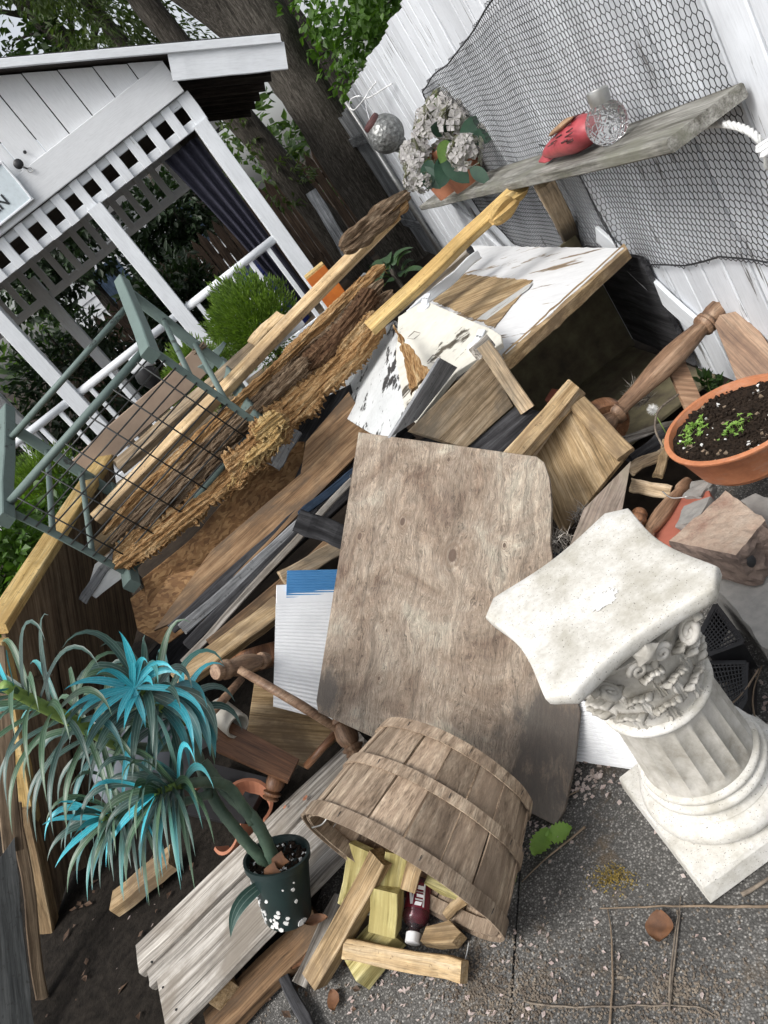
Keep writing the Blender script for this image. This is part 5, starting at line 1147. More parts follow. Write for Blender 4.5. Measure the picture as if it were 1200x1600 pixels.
# ---------------------------------------------------------------- broken chair pieces left of the plywood
ch = thing('broken_chair', P(430, 1080, y=2.1), 'overturned broken wooden chair with turned legs and rungs', 'chair')
TL = [(0, .8), (.06, 1.0), (.12, .8), (.16, 1.05), (.22, 1.1), (.27, .75), (.33, .95), (.5, 1.15), (.7, 1.0), (.84, .7), (.87, .95), (.93, .9), (1, .7)]
def leg(nm, a, b, r, m=m_cham2): lathe(nm, [(t, r * k) for t, k in TL], a, b, m, ch, 14)
leg('turned_leg', P(336, 1050, y=2.16), P(418, 1030, y=2.3), .030)
lathe('seat', [(0, .125), (.15, .14), (.85, .14), (1, .13)], P(420, 1040, y=2.60), P(413, 1012, y=2.64), m_cham, ch, 28)
tube('rung', [P(374, 1046, y=2.14), P(470, 1102, y=2.02), P(545, 1150, y=1.94)], [.013, .0155, .013], m_cham2, ch, 10)
tube('rung', [P(378, 1060, y=2.16), P(352, 1090, y=2.1), P(322, 1124, y=2.04)], [.012, .014, .012], m_cham2, ch, 10)
tube('rung', [P(524, 1146, y=1.97), P(478, 1198, y=1.97)], .012, m_cham, ch, 10)
leg('turned_leg', P(557, 1180, y=1.90), P(528, 1120, y=1.98), .031)
leg('turned_leg', P(422, 1250, y=1.96), P(438, 1196, y=2.0), .026, m_cham)
cb = pl((335, 1118, 2.12), (468, 1186, 1.98), (345, 1178, 2.02))
sheet('apron_board', pts([(328, 1118), (344, 1118), (468, 1186), (450, 1222), (338, 1172)], cb), .02, m_cham, grain=grain_of(cb, (335, 1120), (468, 1186)), parent=ch)
sp_ = pl((400, 1075, 2.28), (520, 1130, 2.12), (470, 1196, 2.0))
tag(sheet('plank_offcut', pts([(398, 1062), (500, 1098), (540, 1140), (478, 1196), (385, 1150)], sp_), .02, m_pine_old, grain=grain_of(sp_, (385, 1120), (520, 1130))), 'brown ridged plank offcut lying behind the chair rung', 'plank')
tag(lathe('plastic_pipe', [(0, .036), (.02, .04), (1, .04), (1.0, .034), (.1, .034)], P(338, 1108, y=2.16), P(372, 1135, y=2.06), m_pvc, None, 24, fn=lambda x, a: 1 + .015 * math.cos(a * 40)), 'cream plastic pipe stub behind the chair apron board', 'pipe')
tag(sheet('black_tray', [P(u, v, z=.10) for u, v in ((320, 1190), (420, 1215), (380, 1290), (290, 1270))], .02, m_black), 'black plastic tray under the dragon plant', 'tray')
# broken terracotta shards
def shard(c, r, a0, a1, h, tilt, label, ext=.0):
    n = 14; vs = []; fs = []; m = Matrix.Translation(c) @ Matrix.Rotation(tilt[0], 4, 'X') @ Matrix.Rotation(tilt[1], 4, 'Y')
    for i in range(n + 1):
        a = a0 + (a1 - a0) * i / n; hh = h * (.5 + .5 * abs(nz((a * 3, r * 9, 2))) * 1.6)
        for rr, z in ((r, 0), (r * .92, -hh), (r * .92 - .009, -hh), (r - .010, 0)): vs.append((rr * math.cos(a), rr * math.sin(a), z))
    for i in range(n):
        for k in range(4): fs.append((i*4+k, i*4+(k+1) % 4, i*4+4+(k+1) % 4, i*4+4+k))
    fs += [(3, 2, 1, 0), (n*4, n*4+1, n*4+2, n*4+3)]
    tag(mesh('terracotta_shard', vs, fs, m_terra, None, m), label, 'shard', 'terracotta shards')
shard(P(385, 1255, z=.16), .085, -1.2, 2.0, .10, (.5, .5), 'curved terracotta pot shard beside the turned chair foot')
shard(P(352, 1288, z=.15), .09, 3.4, 5.6, .09, (.3, -.4), 'terracotta pot shard under the dragon plant stems')
shard(P(330, 1255, z=.14), .08, .3, 1.9, .07, (1.0, .2), 'small terracotta shard in the shade behind the plant stems')
# grey plastic jug
jg = thing('grey_jug', P(200, 1200, y=2.05), 'grey plastic jug lying behind the dragon plant leaves', 'jug')
a = P(148, 1222, y=1.92); b = P(320, 1150, y=1.98)
lathe('body', [(0, .03), (.04, .07), (.12, .095), (.3, .105), (.6, .10), (.8, .08), (.9, .035), (1, .03)], a, b, m_grey_plastic, jg, 24)
tube('handle', curve([a.lerp(b, .35) + V((0, -.03, .08)), a.lerp(b, .45) + V((0, -.04, .13)), a.lerp(b, .7) + V((0, -.03, .12)), a.lerp(b, .8) + V((0, -.02, .06))], 6), .012, m_grey_plastic, jg)
lathe('cap', [(0, .035), (1, .033)], b, b + (b - a).normalized() * .03, m_cham, jg, 16)
# ---------------------------------------------------------------- potted dragon plant
pt = P(432, 1335, z=.285); pbm = P(452, 1432, z=.130)
pd = thing('dragon_plant', pbm, 'striped teal leaved dragon plant in a paint flecked dark green pot', 'potted plant')
pot_ax = (pt - pbm); PL = pot_ax.length
po = lathe('pot', [(0, .056), (.03, .060), (.9, .080), (.91, .086), (1, .087), (1.0, .080), (.9, .076), (.88, .01)], pbm, pt, m_pot_green, pd, 36)
pmx = frame(pbm, pot_ax, V((0, 0, EYE)) - pbm)
WM[po.name] = pmx.copy()
for i in range(46):
    a = R.gauss(0, .9); t = R.choice((R.uniform(.05, .35), R.uniform(.05, .8))); rr = .060 + .021 * t / .9 + .0008; c = pmx @ V((t * PL, rr * math.sin(a), rr * math.cos(a))); n = ((pmx.to_3x3()) @ V((0, math.sin(a), math.cos(a)))).normalized(); e = n.orthogonal().normalized(); f = n.cross(e); k = 7; s = R.uniform(.002, .007) * (1.4 if t < .15 else 1)
    q = [c + (e * math.cos(x * 6.283 / k) + f * math.sin(x * 6.283 / k)) * s * R.uniform(.6, 1.3) for x in range(k)]; mesh('paint_fleck', [p + n * .0008 for p in q] + [p - n * .002 for p in q], [tuple(range(k))] + [(x, x+k, (x+1) % k+k, (x+1) % k) for x in range(k)], m_fleck, po)
sc_ = pmx @ V((PL * .88, 0, 0)); mb = MB()
for i in range(420):
    q = V((0, R.gauss(0, 1), R.gauss(0, 1))); q = q.normalized() * .074 * math.sqrt(R.random()); p = pmx @ (q + V((PL * .885 + R.uniform(0, .006), 0, 0))); s = R.uniform(.003, .008); d = rndv(); x = d.orthogonal().normalized(); y = d.cross(x)
    mb.add([p + d * s, p - d * s, p + x * s, p - x * s, p + y * s, p - y * s], [(0, 2, 4), (0, 4, 3), (0, 3, 5), (0, 5, 2), (1, 4, 2), (1, 3, 4), (1, 5, 3), (1, 2, 5)], None, 1 if R.random() < .10 else 0)
mb.build('potting_mix', [m_soil, m_fleck], pd)
def strapleaf(base, d, side, L, W, mat, droop, parent, curl=.0, seg=12):
    "a strap leaf: leaves base along d, then bends towards droop"
    base = V(base); d = V(d).normalized(); vs = []; uv = []; p = base.copy(); step = L / seg; dd = d.copy(); G_ = V(droop)
    for i in range(seg + 1):
        t = i / seg; s = dd.cross(side)
        if s.length < .05: s = dd.orthogonal()
        s.normalize(); n = s.cross(dd); wv = W * (.75 + .55 * math.sin(math.pi * min(1, t * 1.05)) ** 1.0) * (1 - t ** 3.5) * .62
        for k in (-1, -.45, .45, 1): vs.append(p + s * wv * k + n * wv * .35 * abs(k)); uv.append(((k + 1) / 2, t))
        dd = (dd + G_ * step * (.8 + 32.0 * t * t)).normalized(); p = p + dd * step
    fs = [(i*4+k, i*4+k+1, i*4+k+5, i*4+k+4) for i in range(seg) for k in range(3)]
    return mesh('leaf', vs, fs, mat, parent, smooth=True, uv=uv)
IMD = -cY; IMR = cX; IMT = -cF                      # the directions the fallen stems sag in, seen from where the plant stands
def rosette(stem, r0, r1, n, L, W, turq, mats, droop, seedk, spread=1.0, name='branch'):
    br = tube(name, stem, [r0 + (r1 - r0) * i / (len(stem) - 1) for i in range(len(stem))], m_stalk, pd, 10)
    WM[br.name] = Matrix.Identity(4); m = len(stem)
    for i in range(n):
        t = .02 + .98 * (i + R.random() * .6) / n; k = min(int(t * (m - 1)), m - 2); p = stem[k].lerp(stem[k+1], t * (m - 1) - k); ax = (stem[k+1] - stem[k]).normalized()
        o = ax.orthogonal().normalized(); o = Matrix.Rotation(i * 2.39996 + seedk, 3, ax) @ o
        tip = t > .91; d = o * (1.0 - .45 * t) * spread + ax * (.25 + .8 * t ** 2) + rndv() * .14 - cY * .1
        mat = m_turq if (tip and turq) or R.random() < turq * .06 else R.choice(mats)
        strapleaf(p + o * r0 * .5, d, ax, L * R.uniform(.8, 1.15) * (.7 if t > .9 else 1), W * R.uniform(.85, 1.15), mat, droop * R.uniform(.8, 1.3) * (.45 if tip else 1), pd)
def PQ(u, v, y): return P(u, v, y=y)
base = pmx @ V((PL * .85, .005, .01))
gs = [base, PQ(400, 1285, 1.60), PQ(352, 1235, 1.66), PQ(318, 1190, 1.70)]
tube('stem', curve(gs, 14), [(.0175 - .004 * i / 42) * (1.06 if i % 4 == 0 else .97) for i in range(43)], m_stem_grey, pd, 12)
g2 = [base + V((-.02, .01, 0)), PQ(372, 1300, 1.62), PQ(330, 1240, 1.68), PQ(295, 1140, 1.80)]
tube('stem', curve(g2, 14), [.015 * (1.06 if i % 4 == 0 else .97) for i in range(43)], m_stem_grey, pd, 12)
g3 = [PQ(395, 1285, 1.6), PQ(360, 1232, 1.62), PQ(325, 1222, 1.6), PQ(290, 1225, 1.58)]
tube('stem', curve(g3, 14), [.013 * (1.06 if i % 4 == 0 else .97) for i in range(43)], m_stem_grey, pd, 12)
MT = [m_strap, m_strap, m_strap_g]
rosette(curve([PQ(285, 1130, 1.82), PQ(245, 1100, 1.76), PQ(212, 1072, 1.70)], 5), .013, .006, 50, .24, .0135, .5, MT, IMD * 1.15 + IMT * .1, .4, 1.1)
rosette(curve([PQ(190, 1165, 1.78), PQ(130, 1135, 1.70), PQ(60, 1100, 1.64), PQ(4, 1070, 1.60)], 6), .018, .012, 54, .24, .0105, .3, [m_strap, m_strap_g, m_strap_g], IMD * 1.35 + IMR * .25, 1.1, 1.15)
rosette(curve([PQ(292, 1224, 1.58), PQ(268, 1230, 1.56), PQ(238, 1240, 1.53)], 5), .011, .006, 44, .22, .0125, .9, MT, IMD * 1.5 + IMR * .2, 2.1, 1.1)
rosette(curve([PQ(232, 1262, 1.66), PQ(195, 1270, 1.62), PQ(155, 1280, 1.58)], 5), .011, .006, 42, .20, .0105, .9, [m_strap, m_strap_g], IMD * 1.4 + IMR * .15, 3.3, 1.1)
tube('stem', curve([PQ(330, 1240, 1.66), PQ(290, 1252, 1.68), PQ(232, 1262, 1.66)], 6), .011, m_stem_grey, pd, 8)
tube('stem', curve([PQ(300, 1160, 1.80), PQ(250, 1168, 1.82), PQ(190, 1165, 1.78)], 6), .012, m_stem_grey, pd, 8)
SC = PQ(210, 1072, 1.68)
for u, v, L in ((232, 992, .15), (214, 1000, .13), (262, 1005, .17), (160, 1012, .13), (118, 1088, .15), (148, 1108, .15), (232, 1112, .10), (330, 1064, .22), (196, 1100, .09), (290, 1010, .16)):
    strapleaf(SC + IMT * .01, PQ(u, v, 1.66) - SC + IMT * .02, IMT, L, .011, m_turq, IMD * 1.1, pd)
for u, v, L in ((345, 1150, .24), (335, 1190, .25), (305, 1190, .24), (280, 1200, .22)):
    strapleaf(PQ(240, 1085, 1.72), PQ(u + 40, v - 90, 1.62) - PQ(240, 1085, 1.72), IMT, L, .024, m_strap, IMD * 1.6, pd)
strapleaf(base + V((-.03, -.02, 0)), IMD * .2 - IMR * .6 + IMT * .4, IMT, .17, .024, m_strap, IMD * 2.2, pd)
for u, v in ((437, 1345), (425, 1362)):
    c = P(u, v, z=.30); q = [c + (cX * math.cos(a * .7) + cY * math.sin(a * .7)) * .020 * (1 + .25 * math.cos(a * 2.8)) + IMT * .004 * math.cos(a * 1.4) for a in range(9)]
    mesh('dead_leaf', [c + IMT * .006] + q, [(0, i+1, (i+1) % 9+1) for i in range(9)], m_dry, pd, smooth=True)
# ---------------------------------------------------------------- terracotta bowl with sprouts
BC = V((.925, 1.80, .33)); BR = .192
bw_ = thing('bowl_planter', (BC.x, BC.y, .19), 'wide shallow terracotta bowl planter with soil and green seedlings', 'planter')
lathe('bowl', [(0, .10), (.02, .135), (.10, .14), (.14, .150), (.17, .152), (.88, .186), (.90, .190), (.93, .196), (.985, .197), (1, .192), (1, .182), (.62, .170), (.60, .02)], (BC.x, BC.y, .192), BC, m_terra_bowl, bw_, 56)
mb = MB()
for i in range(900):
    a = R.uniform(0, 6.283); r = .172 * math.sqrt(R.random()); p = BC + V((r * math.cos(a), r * math.sin(a), -.018 + .006 * nz((r * 20, a, 1)))); s = R.uniform(.003, .009); d = rndv(); x = d.orthogonal().normalized(); y = d.cross(x)
    mb.add([p + d * s, p - d * s, p + x * s, p - x * s, p + y * s, p - y * s], [(0, 2, 4), (0, 4, 3), (0, 3, 5), (0, 5, 2), (1, 4, 2), (1, 3, 4), (1, 5, 3), (1, 2, 5)], None, 1 if R.random() < .03 else (2 if R.random() < .05 else 0))
mb.build('soil', [m_soil, m_fleck, m_twig], bw_)
vs = [BC + V((0, 0, -.018))]; fs = []
for j in range(1, 10):
    for k in range(40): a = k * math.pi / 20; r = .179 * j / 9; p = V((r * math.cos(a), r * math.sin(a), -.020 + .008 * nz((r * 30 * math.cos(a), r * 30 * math.sin(a), 2)))); vs.append(BC + p)
fs = [(0, 1 + k, 1 + (k + 1) % 40) for k in range(40)] + [(1 + j*40 + k, 1 + (j+1)*40 + k, 1 + (j+1)*40 + (k+1) % 40, 1 + j*40 + (k+1) % 40) for j in range(8) for k in range(40)]
mesh('soil_bed', vs, fs, m_soil, bw_, smooth=True)
for i in range(26):
    a = R.uniform(0, 6.283); r = .16 * math.sqrt(R.random()); p = BC + V((r * math.cos(a), r * math.sin(a), -.016)); tube('straw', [p, p + V((R.uniform(-.03, .03), R.uniform(-.03, .03), R.uniform(-.003, .006)))], .0007, m_crumb, bw_, 4)
for u, v, n, rr in ((1085, 670, 44, .044), (1150, 668, 36, .042), (1076, 693, 10, .010)):
    c = P(u, v, z=.318); mb = MB()
    for i in range(n):
        q = c + V((R.gauss(0, rr * .5), R.gauss(0, rr * .4), 0)); q.z = .300; h = R.uniform(.004, .034); top = q + V((R.uniform(-.006, .006), R.uniform(-.006, .006), h)); v_, f_ = tubemesh([q, top], .0007, 4); mb.add(v_, f_)
        for k in range(5): a = k * 1.257 + R.random(); leafquad(mb, top, V((math.cos(a), math.sin(a), R.uniform(-.1, .8))), V((0, 0, 1)), R.uniform(.006, .013), R.uniform(.004, .007), 0, R.uniform(.1, .5))
    mb.build('seedlings', m_sprout, bw_)
# ---------------------------------------------------------------- stones, ledge, trays at the right
lz = .16
tag(sheet('stone_ledge', [P(u, v, z=lz) for u, v in ((1090, 905), (1130, 930), (1160, 968), (1190, 1010), (1260, 1040), (1290, 800), (1180, 770), (1050, 830))], .16, m_conc, jag=.006), 'rough grey concrete ledge at the right beside the pedestal', 'ledge')
def rockbox(name, top, z, h, mat, label, cat, sub=5, amp=.006):
    t = [P(u, v, z=z) for u, v in top]; vs = []; fs = []; n = sub
    def g(s, q, w): b = t[0].lerp(t[1], s).lerp(t[3].lerp(t[2], s), q); b = V((b.x, b.y, z - h * w)); return b
    idx = {}
    def vid(i, j, k):
        if (i, j, k) not in idx:
            p = g(i / n, j / n, k / n); cen = g(.5, .5, .5); am = amp * (2.2 if k > 0 and j in (0, n) else 1); p = p + (p - cen).normalized() * am * (nz(p, 28) + .6 * nz(p, 70)) - (p - cen) * (.03 if [i in (0, n), j in (0, n), k in (0, n)].count(True) > 1 else 0)
            idx[(i, j, k)] = len(vs); vs.append(p)
        return idx[(i, j, k)]
    for a in range(n):
        for b in range(n):
            for f in ((0, a, b), (n, a, b)): fs.append(tuple(vid(f[0], a+x, b+y) for x, y in ((0, 0), (1, 0), (1, 1), (0, 1))))
            for f in (0, n): fs.append(tuple(vid(a+x, f, b+y) for x, y in ((0, 0), (1, 0), (1, 1), (0, 1)))); fs.append(tuple(vid(a+x, b+y, f) for x, y in ((0, 0), (1, 0), (1, 1), (0, 1))))
    o = mesh(name, vs, fs, mat)
    if isinstance(mat, list): o.data.polygons.foreach_set('material_index', [0 if abs(p.normal.z) > .72 else 1 for p in o.data.polygons])
    return tag(o, label, cat)
rockbox('paver_block', ((1043, 845), (1133, 765), (1197, 812), (1150, 868)), .285, .115, [m_brick, m_brick_side], 'chunky beige paver block with a broken face on the ledge', 'block', 9, .008)
hc = P(1166, 876, z=.235); tag(lathe('dark_stain_knob', [(0, .006), (.3, .019), (.8, .021), (1, .010)], hc + V((.004, .012, 0)), hc + V((-.006, -.014, .004)), m_black, None, 16), 'black rounded lump stuck on the paver block', 'lump')
tag(sheet('clay_slab', [P(u, v, z=.19) for u, v in ((1020, 838), (1026, 800), (1062, 776), (1108, 766), (1120, 800), (1080, 850), (1052, 876), (1030, 862))], .03, m_red, jag=.003), 'flat red clay slab under the paver block', 'slab')
rockbox('grey_stone', ((1056, 820), (1068, 790), (1110, 775), (1090, 815)), .215, .03, m_conc, 'small grey stone between clay slab and paver block', 'stone', 5, .006)
rockbox('grey_stone', ((1066, 775), (1080, 752), (1110, 750), (1095, 775)), .20, .05, m_conc, 'rounded grey stone under the bowl planter', 'stone', 5, .008)
def tray(pxs, z, n, label):
    A, B, C, D = (P(u, v, z=z) for u, v in pxs); mb = MB()
    def bar(a, b, w):
        v_, f_ = boardmesh((b - a).length, w, .004, seg=1, warp=0, bev=.0005); m = frame(a, b - a, (0, 0, 1)); mb.add([m @ V(x) for x in v_], f_)
    for i in range(n + 1):
        t = i / n; wv = .012 if i in (0, n) else .0035; bar(A.lerp(B, t), D.lerp(C, t), wv); bar(A.lerp(D, t) + V((0, 0, .001)), B.lerp(C, t) + V((0, 0, .001)), wv)
    for a, b in ((A, B), (B, C), (C, D), (D, A)):
        mb.add([a, b, b + V((0, 0, -z + .03)), a + V((0, 0, -z + .03))], [(0, 1, 2, 3)])
    tag(mb.build('nursery_tray', m_black), label, 'tray', 'black nursery trays')
tray(((1090, 1000), (1118, 945), (1162, 1004), (1108, 1024)), .12, 10, 'black slotted nursery tray under the edge of the stone ledge')
tray(((1098, 1036), (1166, 1036), (1164, 1096), (1140, 1136)), .10, 11, 'black slotted nursery tray beside the pedestal shaft')
# ---------------------------------------------------------------- turned spindle, chair back, scraps under the hutch
spn = thing('turned_baluster', P(1050, 560, y=2.25), 'large turned wooden baluster leaning across the gap by the fence', 'baluster')
SP = [(0, 0.0344), (0.03, 0.037), (0.06, 0.031), (0.075, 0.0258), (0.09, 0.0378), (0.115, 0.0396), (0.125, 0.0292), (0.14, 0.0258), (0.17, 0.0241), (0.28, 0.0292), (0.42, 0.0396), (0.52, 0.0413), (0.62, 0.0361), (0.7, 0.0292), (0.73, 0.0267), (0.738, 0.037), (0.75, 0.0396), (0.76, 0.0344), (0.768, 0.0396), (0.78, 0.0378), (0.788, 0.0292), (0.8, 0.0353), (0.83, 0.0387), (0.9, 0.037), (0.945, 0.0344), (0.955, 0.0241), (0.965, 0.0292), (0.985, 0.0292), (1, 0.0206)]
a = P(940, 668, y=2.24); b = P(1152, 456, y=2.32); lathe('shaft', SP, a, b, m_cham2, spn, 20)
lathe('round_seat', [(0, .080), (.2, .088), (.8, .088), (1, .08)], P(948, 668, y=2.25), P(936, 656, y=2.31), m_cham, spn, 24)
cq = pl((1117, 505, 2.24), (1195, 535, 2.08), (1150, 592, 2.10))
tag(sheet('chair_splat', pts([(1116, 506), (1124, 492), (1150, 486), (1166, 500), (1186, 515), (1215, 560), (1230, 640), (1180, 640), (1150, 592), (1134, 550)], cq), .018, m_cham2, grain=grain_of(cq, (1117, 505), (1200, 590))), 'curved brown chair back splat standing against the fence', 'chair back')
cq = pl((1046, 578, 2.30), (1072, 564, 2.30), (1080, 640, 2.16))
tag(sheet('chair_rail', pts([(1045, 578), (1070, 562), (1096, 622), (1094, 642), (1072, 640)], cq), .018, m_cham2), 'short brown chair rail piece behind the bowl planter', 'chair back')
lum('scrap_stick', (985, 757, 1.98), (1048, 770, 1.90), 22, .02, m_pine_grey, 'pale stick end poking out below the drawer', 'stick')
lum('scrap_stick', (1030, 745, 2.02), (1042, 690, 2.12), 15, .02, m_pine_old, 'upright brown stick left of the bowl planter', 'stick')
lum('scrap_stick', (965, 690, 2.25), (1080, 655, 2.3), 13, .02, m_grey_wood, 'grey stick in shadow under the turned baluster', 'stick')
lum('scrap_stick', (985, 720, 2.15), (1060, 668, 2.25), 22, .025, m_dark_wood, 'dark stick between drawer and bowl planter', 'stick')
lum('scrap_stick', (985, 735, 2.05), (1045, 705, 2.1), 18, .02, m_pine_grey, 'greyed stick lying beside the bowl planter rim', 'stick')
tag(lathe('turned_chair_foot', [(t, .022 * k) for t, k in TL], P(990, 860, y=1.75), P(1075, 752, y=1.9), m_cham2, None, 14), 'turned wooden chair foot between offcut and clay slab', 'chair leg')  # turned chair foot, as is the next one
tag(lathe('turned_chair_foot', [(t, .024 * k) for t, k in TL], P(1000, 800, y=1.85), P(980, 870, y=1.72), m_cham, None, 14), 'dark turned chair foot in shadow behind the pedestal', 'chair leg')
rg_ = curve([P(1060, 616, y=2.1), P(1030, 640, y=2.08), P(1024, 670, y=2.05), P(1036, 698, y=1.98)], 8); tag(tube('cane_loop', rg_, .0035, m_crumb, None, 6), 'pale bent cane arching beside the bowl planter', 'cane')
tag(tube('wire_loop', curve([P(1035, 768, z=.24), P(1050, 778, z=.23), P(1075, 776, z=.23)], 6), .002, m_silver), 'thin bent wire below the bowl planter', 'wire')
rockbox('brick_piece', ((850, 625), (862, 606), (885, 610), (872, 632)), .30, .05, m_red, 'red brick piece in the dark under the hutch', 'brick', 4, .004)
dn_ = thing('dandelion', P(1020, 640, y=2.2), 'dandelion seed head in the shade behind the bowl planter', 'flower')
c = P(1020, 640, y=2.2); mb = MB()
for i in range(260): spl(mb, c, rndv(), .022, .0009)
mb.build('seed_head', m_fleck, dn_); tube('stem', [c, c + V((.01, .02, -.2))], .002, m_stalk, dn_, 5)
for i, (u, v, y_) in enumerate(((1105, 600, 2.3), (1128, 606, 2.3))):
    c = P(u, v, y=y_); t = thing('weed', c + V((0, 0, -.1)), ('leafy green weed at the fence foot behind the bowl' if i == 0 else 'small green weed right of the larger one at the fence foot'), 'weed'); mb = MB()
    for k in range(26): leafquad(mb, c + rndv() * .02, rndv() + V((0, 0, .4)), V((0, 0, 1)), R.uniform(.03, .06), R.uniform(.015, .03))
    mb.build('leaves', m_leaf_md, t); tube('stem', [c, c + V((0, 0, -.2))], .002, m_stalk, t, 4)
def tuft(u, v, y_, n, L, mat, label, spread=.6):
    c = P(u, v, y=y_); mb = MB()
    for i in range(n): spl(mb, c + rndv() * .03, rndv() * spread + V((-.1, -.4, .6)), L * R.uniform(.5, 1.2), .0018)
    tag(mb.build('dusty_foliage', mat), label, 'plant')
tuft(985, 850, 1.8, 160, .06, m_grey_wood, 'grey green needle foliage beside the pedestal top corner')
tuft(915, 810, 1.95, 130, .05, m_grey_wood, 'dry grey foliage at the foot of the drawer')
tuft(880, 850, 1.85, 110, .05, m_grey_wood, 'dry grey foliage between plywood sheet and offcut')
tuft(1000, 620, 2.4, 200, .06, m_grey_wood, 'silvery needle foliage under the turned baluster')
tuft(925, 1205, 1.5, 150, .06, m_leaf_dk, 'dark needle foliage by the ribbed panel and pedestal', .9)
tag(sheet('teal_scrap', [P(u, v, y=1.9) for u, v in ((858, 868), (905, 850), (905, 880), (860, 885))], .01, m_blue_wood), 'dark teal scrap under the dry foliage', 'scrap')
# ---------------------------------------------------------------- shelf ornaments
def on_shelf(y, off=.125): return FQ(y, zs(y), off)
c = on_shelf(4.15, .12)
fl = thing('hydrangea_pot', c, 'terracotta pot of faded silk hydrangeas on the shelf', 'potted flowers')
def potl(par, c, r0, r1, h, mat): return lathe('pot', [(0, r0 * .9), (.02, r0), (.78, r1 * .93), (.79, r1), (1, r1), (1, r1 * .9), (.85, r1 * .86), (.83, .01)], c, V(c) + V((0, 0, h)), mat, par, 32)
potl(fl, c, .085, .122, .25, m_terra)
def floret(par, c, r, n=58):
    mb = MB(); c = V(c)
    for i in range(n):
        q = rndv(); q = V((q.x, q.y, q.z * .85)); p = c + q * r * R.uniform(.86, 1.02); n_ = (q + rndv() * .35).normalized(); e = n_.orthogonal().normalized(); f = n_.cross(e); s = r * R.uniform(.30, .46); a0 = R.random() * 6.28
        for k in range(4):
            a = a0 + k * math.pi / 2; d = e * math.cos(a) + f * math.sin(a); g_ = n_.cross(d); cu = R.uniform(.0, .25)
            mb.add([p, p + d * s * .6 + g_ * s * .45 + n_ * s * cu, p + d * s + n_ * s * (cu - .1), p + d * s * .6 - g_ * s * .45 + n_ * s * cu], [(0, 1, 2), (0, 2, 3)])
    return mb.build('flower_head', m_petal, par)
for u, v, y_, rp in ((697, 172, 4.1, 36), (728, 170, 4.0, 34), (712, 190, 3.95, 28), (772, 178, 3.85, 29), (768, 192, 3.8, 22), (676, 208, 4.1, 30), (668, 186, 4.2, 22), (727, 238, 3.75, 29), (645, 240, 4.2, 22), (655, 258, 4.1, 24), (648, 280, 4.05, 18), (662, 285, 4.0, 16)):
    p = P(u, v, y=y_); floret(fl, p, SZ(p, rp) * .98); tube('stalk', [p, c + V((0, 0, .22))], .004, m_stalk, fl, 5)
for u, v, y_, dx, dy, L, lt_ in ((700, 240, 3.95, -14, 40, .16, 0), (690, 245, 3.9, 30, 26, .16, 0), (672, 250, 4.0, -8, 40, .13, 0), (672, 178, 4.15, 6, -28, .10, 1), (702, 205, 4.0, -26, -10, .13, 0), (756, 165, 3.9, 16, -24, .11, 0), (748, 180, 3.9, 10, -36, .12, 0), (720, 215, 3.85, 20, -18, .16, 0), (735, 222, 3.8, 24, -14, .12, 0), (700, 220, 3.9, -10, 20, .12, 1), (735, 262, 3.7, 20, 14, .10, 0), (745, 200, 3.9, 18, 8, .12, 0), (715, 225, 3.95, -20, 14, .16, 0), (660, 262, 4.0, 18, 20, .12, 0)):
    p = P(u, v, y=y_); d = P(u + dx, v + dy, y=y_ - .03) - p; bladed('leaf', p, d, V((0, 0, EYE)) - p, L, L * .62, m_fleaf_lt if lt_ else m_fleaf, fl, 8, .15, .15)
c2 = on_shelf(4.55, .17); fp = thing('small_flower_pot', c2, 'small terracotta pot at the far end of the shelf', 'flower pot'); potl(fp, c2, .06, .085, .15, m_terra)
# mercury glass globe hanging from a white wire hook
c = FP(603, 209, .2); gl = thing('hanging_globe', c, 'mottled silver glass globe hanging from a white wire hook', 'globe'); r_ = SZ(c, 29); ax = (P(578, 190, y=c.y) - c).normalized()
lathe('globe', [(.5 - .5 * math.cos(a * math.pi / 16), max(.004, r_ * math.sin(a * math.pi / 16))) for a in range(17)], c - ax * r_, c + ax * r_, m_mercury, gl, 36)
lathe('neck', [(0, r_ * .52), (.5, r_ * .55), (1, r_ * .5)], c + ax * r_ * .82, c + ax * r_ * 1.08, m_bird_dk, gl, 24); lathe('foot', [(0, r_ * .45), (1, r_ * .4)], c - ax * r_ * .9, c - ax * r_ * 1.06, m_mercury, gl, 24)
hk_ = [FP(588, 128, .04), FP(578, 140, .08), FP(571, 152, .14), FP(560, 166, .17), FP(552, 172, .18), FP(546, 166, .18), FP(548, 156, .17), FP(560, 150, .15), FP(575, 153, .1), FP(612, 131, .03)]
tube('wire_hook', curve(hk_, 6), .005, m_cream_wire, gl, 6); tube('hanging_wire', [FP(570, 155, .15), FP(573, 172, .18), c + ax * r_ * 1.05], .002, m_cream_wire, gl, 5)
# crackle glass ball with silver cap, and the red bird
sc0 = FP(948, 192, .13); gb = thing('glass_ball_light', sc0, 'clear crackle glass ball with silver screw cap on the shelf', 'ornament'); r_ = SZ(sc0, 33)
ax = (P(936, 152, y=sc0.y) - sc0).normalized()
lathe('glass_ball', [(.5 - .5 * math.cos(a * math.pi / 16), max(.004, r_ * math.sin(a * math.pi / 16))) for a in range(17)], sc0 - ax * r_, sc0 + ax * r_, m_crackle, gb, 36)
lathe('cap', [(0, r_ * .46), (.12, r_ * .5), (.9, r_ * .52), (.95, r_ * .46), (1, r_ * .44)], sc0 + ax * r_ * .86, sc0 + ax * r_ * 1.55, m_silver, gb, 40, fn=lambda x, a: 1 + .012 * math.cos(a * 36))
b0 = FP(845, 250, .16); b1 = FP(925, 192, .14); bd = thing('red_bird', b0, 'red painted bird ornament lying beside the glass ball', 'bird ornament')
